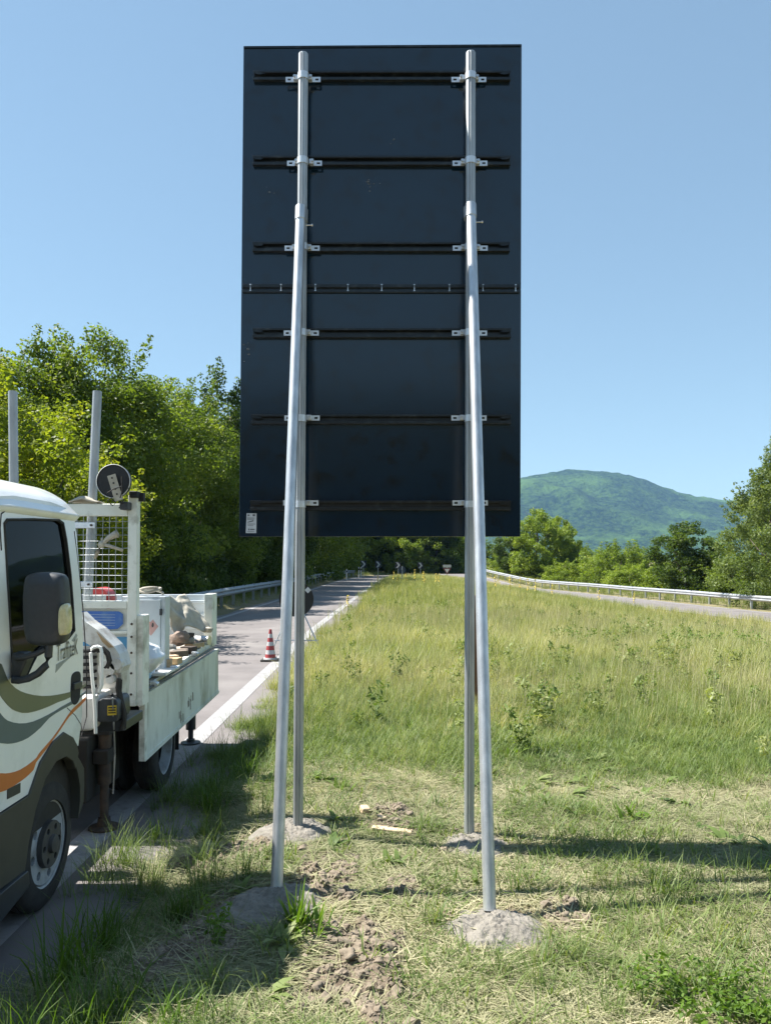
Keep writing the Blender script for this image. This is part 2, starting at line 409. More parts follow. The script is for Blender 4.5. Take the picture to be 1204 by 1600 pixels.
def nz(sc, det=6):
    n = t.nodes.new('ShaderNodeTexNoise'); n.inputs['Scale'].default_value = sc; n.inputs['Detail'].default_value = det; n.inputs['Roughness'].default_value = .65
    t.links.new(tc.outputs['Object'], n.inputs['Vector']); return n.outputs['Fac']
def mixc(f, a, bb, lo=None, hi=None):
    if lo is not None:
        r = t.nodes.new('ShaderNodeMapRange'); r.inputs[1].default_value = lo; r.inputs[2].default_value = hi; t.links.new(f, r.inputs[0]); f = r.outputs[0]
    m = t.nodes.new('ShaderNodeMix'); m.data_type = 'RGBA'; t.links.new(f, m.inputs[0])
    for i, c in ((6, a), (7, bb)):
        if isinstance(c, tuple): m.inputs[i].default_value = (*c, 1)
        else: t.links.new(c, m.inputs[i])
    return m.outputs[2]
thatch = mixc(nz(.9), mixc(nz(28), (.11, .115, .045), (.23, .20, .11), .35, .65), mixc(nz(40), (.15, .12, .075), (.29, .25, .165), .35, .65), .42, .62)
dirt = mixc(nz(11), mixc(nz(60), (.11, .085, .062), (.205, .165, .122), .35, .65), (.285, .24, .185), .50, .68)
at_ = t.nodes.new('ShaderNodeAttribute'); at_.attribute_name = 'soil'
t.links.new(mixc(at_.outputs['Fac'], thatch, dirt, .1, .55), b.inputs['Base Color'])
bn = t.nodes.new('ShaderNodeBump'); bn.inputs['Strength'].default_value = .7; bn.inputs['Distance'].default_value = .015
t.links.new(nz(55, 8), bn.inputs['Height']); t.links.new(bn.outputs[0], b.inputs['Normal'])
tag(link('ground', me, gm), kind='structure')

def strip(name, P, a, bb, dz, m, zf, cols=2, kind='structure', jit=0.0):
    P = np.array([(p.x, p.y) for p in P]) if not isinstance(P, np.ndarray) else P
    T = np.gradient(P, axis=0); T /= np.linalg.norm(T, axis=1)[:, None]; Nn = np.stack([T[:, 1], -T[:, 0]], 1)
    vs = []; fs = []
    for i, (p, nn) in enumerate(zip(P, Nn)):
        for k in range(cols):
            o = a + (bb - a) * k / (cols - 1)
            if jit and k in (0, cols - 1): o += jit * noise.noise(Vector((p[0] * .9 + k * 31, p[1] * .9, 2)))
            q = p + nn * o; vs.append((q[0], q[1], zf(q[0], q[1], p) + dz))
    for i in range(len(P) - 1):
        for k in range(cols - 1):
            w = i * cols + k; fs.append((w, w + 1, w + cols + 1, w + cols))
    mb = MB(); mb.add(vs, fs); o = mb.build(name, m, recalc=False)
    return tag(o, kind=kind)
zl = lambda x, y, p: ZR
zr_ = lambda x, y, p: float(field(np.array(p[0]), np.array(p[1]))) - .02
LF = catmull([tuple(p) for p in LEFT], .5)
strip('road', LF, -3.72, .50, 0, 'asphalt', zl, 3, jit=.12)
strip('road_marking', LF, -.23, -.02, .004, 'roadpaint', zl)
strip('road_marking', LF, -3.52, -3.34, .004, 'roadpaint', zl)
strip('slip_road', RIGHT, -4.1, .25, 0, 'asphalt', zr_, 3)
strip('slip_road_marking', RIGHT, -.15, 0, .004, 'roadpaint', zr_)
strip('slip_road_marking', RIGHT, -3.9, -3.75, .004, 'roadpaint', zr_)

# added unseen dark bank behind the camera, mirrored by the lower sign back
mb = MB(); rings = []
for x in np.linspace(-120, 120, 41):
    rings.append([Vector((x, -38 + 1.2 * noise.noise(Vector((x * .05, 0, 0))), -.3)), Vector((x, -52, 15.2 + .12 * noise.noise(Vector((x * .2, 3, 0))))), Vector((x, -64, 15.2)), Vector((x, -80, -.3))])
mb.loft(rings, True, True)
M['bank_dark'] = mat('dark_added_bank', (.009, .015, .008), (.014, .021, .011), .8, .95, 0, .5, 9)
tag(mb.build('reflected_dark_bank', 'bank_dark', smooth='all'), kind='structure')

# ------------------------------------------------------------------ mountain
mx_ = np.arange(-2600, 3400, 16.0); my_ = np.arange(1900, 4700, 18.0)
MX, MY = np.meshgrid(mx_, my_)
rx = [-2600, -1600, -900, -400, 0, 300, 531, 640, 718, 860, 955, 1042, 1142, 1230, 1317, 1500, 1800, 2300, 3400]
rh = [60, 70, 90, 130, 215, 295, 338, 360, 368, 362, 352, 314, 282, 262, 248, 232, 205, 160, 120]
RH = np.interp(MX * 3000 / MY, rx, rh)
k1 = np.exp(-((MY - 3050) / np.where(MY < 3050, 620, 900)) ** 2)
spur = 105 * np.exp(-((MX - 900) / 700) ** 2) * np.exp(-((MY - 2330) / 230) ** 2) + 80 * np.exp(-((MX - 2100) / 600) ** 2) * np.exp(-((MY - 2350) / 260) ** 2)
gull = np.abs(fbm(MX, MY * .55, 1 / 420, 31, 4))
MZ = np.maximum(RH * k1 * (1 - .50 * (gull - .15) * smoothstep(3050, 2600, MY)), spur * (1 + .3 * fbm(MX, MY, 1 / 200, 35))) - 10
MZ = MZ + (9 * fbm(MX, MY, 1 / 60, 33, 3) + 5 * fbm(MX, MY, 1 / 24, 36, 2)) * np.clip(MZ / 80, 0, 1)
ny2, nx2 = MX.shape; idx = np.arange(nx2 * ny2).reshape(ny2, nx2)
Fq = np.stack([idx[:-1, :-1], idx[:-1, 1:], idx[1:, 1:], idx[1:, :-1]], -1).reshape(-1, 4)
me = fastmesh('mountain', np.stack([MX, MY, MZ], -1).reshape(-1, 3), Fq)
me.polygons.foreach_set('use_smooth', np.ones(len(Fq), dtype=bool))
mm = bpy.data.materials.new('forested_slope'); mm.use_nodes = True; t = mm.node_tree; b = t.nodes['Principled BSDF']
b.inputs['Roughness'].default_value = 1; b.inputs['Specular IOR Level'].default_value = .1
tc = t.nodes.new('ShaderNodeTexCoord')
fo = mixc(nz(.0045), mixc(nz(.06, 9), (.003, .014, .005), (.030, .060, .014), .42, .58), (.055, .105, .022), .47, .62)
fo = mixc(nz(.0032, 3), fo, (.15, .17, .06), .70, .72)
t.links.new(fo, b.inputs['Base Color'])
bn = t.nodes.new('ShaderNodeBump'); bn.inputs['Strength'].default_value = 1; bn.inputs['Distance'].default_value = 16
t.links.new(nz(.05, 3), bn.inputs['Height']); t.links.new(bn.outputs[0], b.inputs['Normal'])
tag(link('mountain', me, mm), kind='structure')

# ------------------------------------------------------------------ haze
mb = MB(); mb.box((-6500, -120, -1.6 - 60), (6500, 6500, 395))
hm = bpy.data.materials.new('haze'); hm.use_nodes = True; t = hm.node_tree; t.nodes.clear()
pv = t.nodes.new('ShaderNodeVolumePrincipled'); ho = t.nodes.new('ShaderNodeOutputMaterial'); t.links.new(pv.outputs[0], ho.inputs['Volume'])
pv.inputs['Color'].default_value = (.33, .60, 1, 1); pv.inputs['Density'].default_value = 0.9e-4; pv.inputs['Anisotropy'].default_value = 0.0
if HAZE: tag(mb.build('haze', hm), kind='stuff')

# ------------------------------------------------------------------ trees and bushes
def leaves(clusters, n, L, seed, up=.35, ctint=None, elong=.55):
    r = np.random.default_rng(seed); cl = np.array([[*c, rr] for c, rr in clusters]); w = cl[:, 3] ** 2; w /= w.sum()
    k = r.choice(len(cl), n, p=w)
    d = r.normal(size=(n, 3)); d /= np.linalg.norm(d, axis=1)[:, None]
    rad = cl[k, 3] * (.35 + .75 * r.random(n) ** .6)
    P = cl[k, :3] + d * rad[:, None] * np.array([1, 1, .8])
    N = d * .6 + r.normal(size=(n, 3)) * .65 + np.array([0, 0, up]); N /= np.linalg.norm(N, axis=1)[:, None]
    A = np.cross(N, r.normal(size=(n, 3))); A /= np.linalg.norm(A, axis=1)[:, None]; B = np.cross(N, A)
    l = L * (.6 + .8 * r.random(n))[:, None]
    V = np.stack([P - A * l * .5, P + B * l * elong * .5 + N * l * .08, P + A * l * .5, P - B * l * elong * .5 + N * l * .08], 1)
    ct = r.normal(0, .16, len(cl))
    ti = np.clip(.42 + ct[k] + r.normal(0, .14, n), 0, 1)
    return V.reshape(-1, 3), np.arange(n * 4).reshape(n, 4), ti
def crown_clusters(h, rad, base, n, seed, prof, rc=(.45, .85), lumps=.25):
    r = np.random.default_rng(seed); out = []
    while len(out) < n:
        t = r.random(); R0 = rad * prof(t)
        if R0 <= 0: continue
        if r.random() > (R0 / rad) ** 1 + .1: continue
        th = r.random() * 6.283; q = math.sqrt(r.random()) if r.random() < .35 else .72 + .34 * r.random()
        lump = 1 + lumps * math.sin(3 * th + seed) * math.sin(7 * t + seed * 2) + .12 * r.normal()
        z = base + (h - base) * t
        out.append(((R0 * q * lump * math.cos(th), R0 * q * lump * math.sin(th), z + .2 * r.normal()), r.uniform(*rc) * (.65 + .35 * R0 / rad)))
    return out
PROF = {
 'round': lambda t: math.sin(math.pi * min(1, .12 + .88 * t) ** .85) ** .55 if t < 1 else 0,
 'full': lambda t: (1 - max(0, (t - .45) / .55) ** 2.2) * (.80 + .2 * min(1, t / .25)),
 'tall': lambda t: (1 - max(0, (t - .25) / .75) ** 1.6) * (.7 + .3 * min(1, t / .2)),
 'bush': lambda t: math.sqrt(max(0, 1 - t * t)),
}
def trunk_mesh(h, r0, seed, limbs, spread):
    r = random.Random(seed); mb = MB()
    pts = [Vector((0, 0, -.3))]
    for i in range(1, 7): pts.append(Vector((r.uniform(-.12, .12) * i * .5, r.uniform(-.12, .12) * i * .5, h * i / 6)))
    mb.tube(pts, r0, 9, r2=r0 * .25)
    for i in range(limbs):
        t = r.uniform(.22, .85); k = t * 6; p = pts[int(k)].lerp(pts[min(6, int(k) + 1)], k - int(k)); th = r.uniform(0, 6.28)
        ln = spread * r.uniform(.6, 1) * (1.1 - .5 * t); d = Vector((math.cos(th), math.sin(th), .55 + .5 * t))
        mb.tube([p, p + d * ln * .5 + Vector((0, 0, .1)), p + d * ln + Vector((0, 0, .35 * ln))], r0 * .4 * (1.1 - t), 6, r2=.015)
    return mb
TREE = {}
def tree_kind(key, h, rad, base, ncl, n, L, seed, prof, m, r0=.16, rc=(.45, .85), up=.35, lumps=.25, sprigs=0):
    cl = crown_clusters(h, rad, base, ncl, seed, PROF[prof], rc, lumps)
    r = random.Random(seed)
    for i in range(sprigs):                                   # thin shoots standing out of the outline
        th = r.uniform(0, 6.28); t = r.uniform(.5, 1.0); R0 = rad * max(.12, PROF[prof](min(.98, t))); z = base + (h - base) * t
        for k in range(4): cl.append(((R0 * (1 + .10 * k) * math.cos(th), R0 * (1 + .10 * k) * math.sin(th), z + .28 * k + .1), .30 - .055 * k))
    V, Fq, ti = leaves(cl, n, L, seed, up)
    cm = fastmesh(key + '_crown', V, Fq, ti); cm.materials.append(M[m])
    tb = trunk_mesh(h * .82, r0, seed, 9 if prof != 'bush' else 5, rad * .8)
    h = float(np.percentile(V[:, 2], 99.8))
    tm = bpy.data.meshes.new(key + '_trunk'); tm.from_pydata([tuple(v) for v in tb.v], [], tb.f); tm.materials.append(M['bark'])
    for p in tm.polygons: p.use_smooth = True
    TREE[key] = (cm, tm, h)
def plant_tree(key, name, label, cat, loc, rz=0, s=1, sz=None, group=None):
    cm, tm, h = TREE[key]
    o = thing(name, label, cat, loc, group); o.rotation_euler.z = rz; o.scale = (s, s, sz or s)
    c = bpy.data.objects.new('crown' if cat == 'tree' else 'foliage', cm); C.objects.link(c); c.parent = o
    k = bpy.data.objects.new('trunk' if cat == 'tree' else 'stem', tm); C.objects.link(k); k.parent = o
    return o
tree_kind('broad', 9.0, 3.1, .8, 190, 66000, .125, 101, 'full', 'leaf_mid', .2, sprigs=16)
tree_kind('broad2', 9.0, 2.8, .5, 180, 62000, .12, 102, 'full', 'leaf_mid', .18, lumps=.32, sprigs=18)
tree_kind('dark', 9.0, 3.0, .4, 180, 56000, .13, 103, 'tall', 'leaf_dark', .2, lumps=.3, sprigs=16)
tree_kind('lime', 6.0, 2.4, .3, 140, 46000, .10, 104, 'full', 'leaf_lime', .12, rc=(.35, .7), lumps=.3, sprigs=22, up=.6)
tree_kind('far', 9.0, 3.4, .3, 150, 22000, .24, 105, 'full', 'leaf_bush', .2, lumps=.3)
tree_kind('fardark', 9.0, 3.2, .3, 130, 20000, .24, 106, 'round', 'leaf_dark', .2, lumps=.3)
tree_kind('poplar', 10.5, 3.3, .4, 190, 42000, .15, 107, 'tall', 'leaf_grey', .2, rc=(.4, .75), lumps=.35, sprigs=40)
tree_kind('bush', 3.2, 2.1, -.2, 90, 16000, .14, 108, 'bush', 'leaf_bush', .07, rc=(.35, .65), lumps=.25, sprigs=10, up=.55)
tree_kind('bush2', 3.4, 2.3, -.2, 90, 16000, .14, 109, 'bush', 'leaf_mid', .07, rc=(.35, .65), lumps=.35, sprigs=14, up=.5)
tree_kind('undergrowth', 2.2, 1.9, -.2, 70, 11000, .13, 110, 'bush', 'leaf_dark', .05, rc=(.3, .6), lumps=.3, sprigs=16)
def tree_at(key, px, top, Y, name, label, cat, group, rz, fat=1.0):
    if name == 'roadside_tree' and px > 200: Y *= 1.18
    if name == 'roadside_tree': top += 22
    if name == 'hedge_bush' and True: Y *= 1.22
    X = (px - 602) * Y / F; z0 = gz1(X, Y); H = at(px, top, Y).z - z0
    h = TREE[key][2]; s = H / h
    return plant_tree(key, name, label, cat, (X, Y, z0), rz, s * fat, s, group)
GL = 'trees along the far side of the road'
LT = [('lime', -45, 538, 15.5, 'lime green young tree at the left picture edge above the truck cab', 1.25),
 ('lime', 50, 618, 17.5, 'low lime green tree directly behind the left steel pole on the truck', 1.1),
 ('lime', 118, 672, 20.5, 'lowest lime green tree, just left of the right steel pole on the truck', .8),
 ('broad', 62, 512, 25, 'tall bright topped tree behind the lime green trees above the truck cab', 1.1),
 ('broad2', 158, 503, 27, 'tallest tree of the roadside wood, ragged top above the round lamp', 1.05),
 ('broad', -60, 520, 23, 'broad leafy tree cut by the left picture edge', 1.1),
 ('broad2', 232, 572, 28, 'leafy tree with yellow green upper boughs right of the tallest tree', 1.05),
 ('broad', 285, 588, 31, 'mid green tree between the tallest tree and the black board', 1.0),
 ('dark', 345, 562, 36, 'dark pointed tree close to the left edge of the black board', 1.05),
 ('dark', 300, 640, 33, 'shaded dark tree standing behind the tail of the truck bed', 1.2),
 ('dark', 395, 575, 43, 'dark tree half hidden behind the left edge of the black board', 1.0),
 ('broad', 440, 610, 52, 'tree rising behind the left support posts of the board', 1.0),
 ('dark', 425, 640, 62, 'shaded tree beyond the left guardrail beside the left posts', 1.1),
 ('broad2', 480, 660, 72, 'tree beyond the left guardrail where the road starts to bend', 1.1),
 ('far', 500, 700, 84, 'bright edged tree left of the first chevron sign', 1.1)]
for i, (k, px, top, Y, lab, fat) in enumerate(LT):
    tree_at(k, px, top, Y, 'roadside_tree', lab, 'tree', GL, i * 1.7, fat)
GU = 'shrubs under the roadside trees'
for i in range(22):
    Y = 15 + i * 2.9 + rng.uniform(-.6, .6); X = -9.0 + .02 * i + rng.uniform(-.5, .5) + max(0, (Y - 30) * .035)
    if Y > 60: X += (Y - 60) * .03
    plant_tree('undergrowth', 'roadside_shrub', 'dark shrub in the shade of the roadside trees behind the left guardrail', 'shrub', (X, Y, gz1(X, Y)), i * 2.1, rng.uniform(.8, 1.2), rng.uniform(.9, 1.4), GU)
GF = 'trees of the wood closing the view beyond the bend'
for i in range(30):
    row = i % 2; X = -10 + i * 1.02 + rng.uniform(-.4, .4); Y = (101 if row == 0 else 110) + rng.uniform(-1.5, 1.5) + max(0, X - 6) * .9
    if X > 12.3 and row == 0: continue
    if X > 15: continue
    key = ('far', 'fardark')[(i * 7 // 3) % 2]; s = rng.uniform(.78, 1.05) * (1.0 if X < 11 else .62)
    plant_tree(key, 'wood_tree', 'tree of the shaded wood behind the chevron signs at the bend', 'tree', (X, Y, gz1(X, Y)), i * 1.3, s, s, GF)
GB = 'bushes behind the right guardrail'
BU = [('bush2', 770, 846, 86, 'dusky bush just right of the right support posts, under the board corner'),
 ('bush', 788, 866, 80, 'light green bush right of the right posts'), ('bush', 815, 868, 76, 'light green bush under the pair of distant trees'),
 ('bush2', 846, 872, 72, 'low bush below the distant leafy tree'), ('bush', 880, 874, 68, 'bright low bush right of the distant leafy tree'),
 ('bush', 905, 846, 74, 'yellow green bush below the mountain'), ('bush', 935, 850, 66, 'yellow green bush in the middle of the hedge'),
 ('bush2', 968, 846, 62, 'dark pointed bush in the middle of the hedge'), ('bush', 1003, 846, 64, 'mid green bush left of the dark round tree'),
 ('bush', 985, 876, 55, 'low bright bush nearest the guardrail left of the dark round tree'), ('bush', 1048, 872, 53, 'bright bush in front of the dark round tree'),
 ('bush', 1088, 856, 52, 'largest yellow green bush right of the dark round tree'), ('bush', 1125, 846, 50, 'yellow green bush at the foot of the big poplar'),
 ('bush2', 1165, 858, 46, 'grey green bush in front of the big poplar'), ('bush2', 1205, 872, 44, 'bush at the right picture edge behind the guardrail'),
 ('bush', 1230, 850, 47, 'bush cut by the right picture edge')]
for i, (k, px, top, Y, lab) in enumerate(BU):
    o = tree_at(k, px, top, Y, 'hedge_bush', lab, 'bush', GB, i * 1.9); s = o.scale.z; o.scale = (max(s * 1.25, 1.25), max(s * 1.1, 1.1), s)
tree_at('poplar', 1212, 690, 43, 'poplar_tree', 'big airy grey green poplar at the right picture edge', 'tree', None, .6, 1.0)
tree_at('poplar', 1262, 640, 48, 'poplar_tree', 'taller poplar standing just outside the right picture edge', 'tree', None, 2.6, 1.0)
tree_at('fardark', 1070, 816, 60, 'round_tree', 'dark round headed tree standing out of the right hedge', 'tree', None, .4, 1.25)
tree_at('far', 838, 796, 88, 'distant_tree', 'taller leafy tree right beside the lower right corner of the board', 'tree', None, 2.2, .95)
tree_at('far', 875, 808, 90, 'distant_tree', 'slightly lower tree on the right of the pair beside the board', 'tree', None, 4.0, .75)
tree_at('fardark', 800, 826, 92, 'distant_tree', 'low dusky tree mostly hidden behind the lower right board corner', 'tree', None, 1.0, 1.1)
# ------------------------------------------------------------------ the big sign
SB = at(597, 1290, 4.66); SB.z = 0
sign = thing('road_sign', 'tall black back of a large road sign on two posts with two slanting struts', 'road sign', SB)
YS = 4.745
cTL, cTR, cBR, cBL = at(380.5, 73, YS + .012), at(814.5, 70, YS - .012), at(812.5, 838.5, YS - .012), at(373.5, 838.5, YS + .012)
jl, jr = cTL.lerp(cBL, (455 - 73) / 766), cTR.lerp(cBR, (455 - 70) / 768)
nrm = (cTR - cTL).cross(cBL - cTL).normalized()
if nrm.y < 0: nrm = -nrm                              # pointing away from the camera (towards the sign's face)
e = (jl - cTL).normalized() * .0015
MB().prism([cTL, cTR, jr - e, jl - e], nrm * .025).build('panel', 'panel', sign, bevel=.002)
MB().prism([jl + e, jr + e, cBR, cBL], nrm * .025).build('panel', 'panel', sign, bevel=.002)
# folded rim round the board
def edge_strip(p, q, wdt, inn, name='rim'):
    d = inn.normalized()
    MB().prism([p, q, q + d * wdt, p + d * wdt], -nrm * .006).build(name, 'rail', sign)
U = (cTL - cBL).normalized(); X1 = (cTR - cTL).normalized()
edge_strip(cTL - nrm * .0005 + X1 * .002, cTR - nrm * .0005 - X1 * .002, .012, -U)
# joint flanges with bolts
fl = -nrm
for off, hh in ((.006, .020), (-.026, .016)):
    p, q = jl + U * off - nrm * .0006, jr + U * off - nrm * .0006
    MB().prism([p + X1 * .01, q - X1 * .01, q - X1 * .01 + U * hh, p + X1 * .01 + U * hh], fl * .014).build('joint_flange', 'rail', sign, bevel=.0015)
for px in (390, 438, 492, 543, 596, 647, 702, 754, 805):
    p = jl.lerp(jr, (px - 375) / 439) - nrm * .012
    mb = MB(); mb.tube([p - U * .016, p + U * .018], .0032, 6); mb.tube([p - U * .012, p - U * .018], .0065, 6); mb.tube([p + U * .020, p + U * .026], .0065, 6)
    mb.build('joint_bolt', 'steel', sign)
# horizontal C rails
RY = [(122, 397, 796), (254, 396, 796), (388, 396, 795), (522, 396, 797), (656, 394, 797), (790, 392, 797)]
PANEL_Y = YS
def on_board(px, py, out=.0):
    "point at a pixel on the board's back, 'out' metres towards the camera"
    p = at(px, py, YS); o = cTL; d = p - Vector((0, 0, EYE)); k = (o - Vector((0, 0, EYE))).dot(nrm) / d.dot(nrm)
    return Vector((0, 0, EYE)) + d * k - nrm * out
RD = .030
for py, x0, x1 in RY:
    a, c = on_board(x0, py), on_board(x1, py); d = (c - a)
    hh = .029
    prof = [(-hh, 0), (-hh, RD), (-hh + .017, RD), (-hh + .017, RD - .004), (-hh + .004, RD - .004), (-hh + .004, .004), (hh - .004, .004), (hh - .004, RD - .004), (hh - .013, RD - .004), (hh - .013, RD), (hh, RD), (hh, 0)]
    Uv = U
    poly = [a + Uv * u - nrm * (w + .0008) for u, w in prof]
    MB().prism(poly, d).build('rail', 'rail', sign, bevel=.0012)
    # torn rail ends
    r = random.Random(py)
    for p, s in ((a, 1), (c, -1)):
        mb = MB(); w = d.normalized() * s
        q = p - nrm * (RD + .001) + Uv * .015
        mb.prism([q + w * .0, q + w * .05, q + w * .07 - Uv * .006, q + w * .045 - Uv * .013, q + w * .02 - Uv * .010], -nrm * .002).build('rail_end_lip', 'rail', sign)
# scuffs on the board
for px, py, n, rr in ((580, 288, 8, .05), (386, 545, 6, .035), (615, 215, 3, .02), (420, 300, 3, .03)):
    mb = MB(); r = random.Random(px)
    for k in range(n):
        c = on_board(px + r.gauss(0, 5), py + r.gauss(0, 6), .0006); s = r.uniform(.003, .011); an = r.uniform(0, 3)
        pl = [c + (X1 * math.cos(an + t) * s * (1.3 if t % 2 else .5) + U * math.sin(an + t) * s * .55) for t in (0, 1, 2, 3.2, 4.4, 5.4)]
        mb.prism(pl, -nrm * .0006)
    tag(mb.build('chalk_scuff', 'scuff', sign), kind='stuff')
# sticker bottom left
st = MB().prism([on_board(385.5, 802, .0008), on_board(401, 802, .0008), on_board(400.5, 833, .0008), on_board(384, 833, .0008)], -nrm * .0008).build('sticker', 'sticker', sign)
mb = MB()
for x0, y0, x1, y1 in ((387, 804, 390, 806.2), (395, 803.6, 398.5, 806.6), (386.5, 809, 398, 809.9), (386.5, 811, 397, 811.8), (386.5, 818.4, 399, 819.2), (387, 820.5, 396, 821.2), (388, 826, 390, 828.6), (391, 826.4, 398, 828.2), (386.5, 830.4, 398, 831.2)):
    mb.prism([on_board(x0, y0, .0019), on_board(x1, y0, .0019), on_board(x1, y1, .0019), on_board(x0, y1, .0019)], -nrm * .0004)
mb.prism([on_board(386.5, 815.8, .0019), on_board(391, 814.2, .0019), on_board(396, 812.6, .0019), on_board(396.5, 814.4, .0019), on_board(391, 815.8, .0019), on_board(387, 816.6, .0019)], -nrm * .0004)
mb.build('print', 'ink', st)
# posts (antirotation grooves along them)
def grooved(p, q, r, n=30, grooves=(0.35, 1.05, -.3, 2.4)):
    d = (q - p).normalized(); u = d.cross(Vector((0, 1, 0))).normalized(); w = u.cross(d)
    if w.y > 0: w = -w
    if u.x < 0: u = -u
    ring = []
    for k in range(n * 2):
        an = 2 * math.pi * k / (n * 2); rr = r
        for g_ in grooves:
            dd = abs((an - (g_ % (2 * math.pi)) + math.pi) % (2 * math.pi) - math.pi)
            if dd < .16: rr -= .0055 * (1 - dd / .16)
        ring.append((u * math.sin(an) - (-w) * math.cos(an)) * rr)
    return MB().loft([[p + v for v in ring], [q + v for v in ring]])
PY = 4.66
post_px = [((474, 85), (465.5, 1296)), ((735, 83), (732.5, 1308))]
for (tp_, bt) in post_px:
    a, c = at(*tp_, PY), at(*bt, PY)
    grooved(c, a, .030).build('post', 'galv_rough', sign, smooth=True)
    MB().tube([a - Vector((0, 0, .0015)), a + Vector((0, 0, .0045))], .0265, 20).build('post_cap', 'galv', sign)
strut_px = [((470, 326), (432, 1395), 3.78), ((735, 322), (764.5, 1422), 3.60)]
for (tp_, bt, Yb) in strut_px:
    a = at(*tp_, 4.588); c = at(*bt, Yb)
    MB().tube([c, c.lerp(a, .5), a], .030, 32).build('strut', 'galv', sign, smooth=True)
    # collar joining strut to post
    dd = (a - c).normalized(); a1 = a - dd * .045
    mb = MB(); mb.tube([a1 - dd * .035, a1 + dd * .055], .034, 32); mb.tube([a1 + Vector((0, .075, .02)) - dd * .03, a1 + Vector((0, .075, .02)) + dd * .05], .036, 28)
    co = mb.build('strut_collar', 'galv', sign, smooth=True)
    mb = MB(); b0 = a1 - dd * .06 + Vector((.03, .02, 0)); mb.tube([b0, b0 + Vector((.038, 0, .001))], .004, 8); mb.tube([b0 + Vector((.034, 0, .001)), b0 + Vector((.043, 0, .001))], .008, 6)
    mb.build('bolt', 'steel', co)
# clamps: collar round the post and two slotted ears
for (py, x0, x1) in RY:
    for pi, (tp_, bt) in enumerate(post_px):
        t = (py - tp_[1]) / (bt[1] - tp_[1]); cx = tp_[0] + (bt[0] - tp_[0]) * t
        py2 = py - 2 - (0 if py < 600 else 0)
        c = at(cx, py2, PY); jit = random.Random(py * 3 + pi).uniform(-2.0, 2.0)
        mb = MB(); n = 16; hgt = .020
        outer = []; inner = []
        for k in range(n + 1):
            an = -math.pi / 2 + (k - n / 2) / (n / 2) * 1.75
            outer.append(Vector((math.cos(an) * .0345, math.sin(an) * .0345, 0))); inner.append(Vector((math.cos(an) * .0302, math.sin(an) * .0302, 0)))
        mb.prism([c + v + Vector((0, 0, -hgt)) for v in outer + inner[::-1]], Vector((0, 0, 2 * hgt)))
        cl = mb.build('clamp', 'zinc', sign)
        for s in (-1, 1):
            e0, e1 = .036, .036 + .072
            yb = YS - RD - .006
            ce = Vector((c.x + jit * .0035, yb, c.z + .012)); zc = -.012
            lo, hi = sorted((s * e0, s * e1)); sl0, sl1 = sorted((s * .076, s * .096))
            poly = [ce + Vector((lo, 0, -.016)), ce + Vector((hi, 0, -.016)), ce + Vector((hi, 0, .016)), ce + Vector((lo, 0, .016))]
            hole = [ce + Vector((sl0, 0, -.006)), ce + Vector((sl1, 0, -.006)), ce + Vector((sl1, 0, .006)), ce + Vector((sl0, 0, .006))]
            MB().prism(poly, Vector((0, -.004, 0)), [hole]).build('ear_plate', 'zinc', cl)
            mb = MB(); bx = s * .052; mb.box(ce + Vector((min(s * .030, bx + s * .006), -.030, -.015)), ce + Vector((max(s * .030, bx + s * .006), -.004, .015)))
            mb.build('ear_flange', 'zinc', cl, bevel=.002)
            mb = MB(); bp = ce + Vector((s * .050, -.030, .002)); mb.tube([bp, bp + Vector((0, -.012, 0))], .0085, 6); mb.build('bolt', 'steel', cl)

# concrete footings
MLAB = ['grey concrete heap in shadow at the foot of the left slanting strut', 'largest sunlit concrete heap at the foot of the right slanting strut',
        'concrete heap at the foot of the left upright post', 'concrete heap at the foot of the right upright post']
for i, (c, r, h) in enumerate(MOUNDS):
    z0 = gz1(c.x, c.y); nr, na = 44, 96; vs = [Vector((c.x, c.y, z0 + h))]; fs = []
    for j in range(1, nr + 1):
        for k in range(na):
            an = 2 * math.pi * k / na; q = j / nr
            rad = r * (1 + .22 * noise.noise(Vector((math.cos(an) * 1.4 + i * 9, math.sin(an) * 1.4, 0)))) * q * (1.12 if abs(math.cos(an)) > .5 else 1)
            x, y = c.x + rad * math.cos(an), c.y + rad * math.sin(an) * .95
            prof = (1 - q ** 1.9) * (.72 + .28 * (1 - q))
            nn = noise.noise(Vector((x * 11, y * 11, i))) * .020 + noise.noise(Vector((x * 45, y * 45, i))) * .009 + noise.noise(Vector((x * 90, y * 90, i))) * .006 - abs(noise.noise(Vector((x * 20, y * 20, i + 4)))) * .022 + abs(noise.noise(Vector((x * 60, y * 60, i + 8)))) * .010
            vs.append(Vector((x, y, z0 + h * prof + nn * (1 - q ** 4) - .035 * (q ** 5))))
    for k in range(na): fs.append((0, 1 + k, 1 + (k + 1) % na))
    for j in range(nr - 1):
        for k in range(na):
            a = 1 + j * na + k; b2 = 1 + j * na + (k + 1) % na; fs.append((a, a + na, b2 + na, b2))
    o = MB().add(vs, fs).build('concrete_footing', 'concrete', None, smooth='all')
    tag(o, MLAB[i], 'concrete', 'concrete footings of the sign posts')

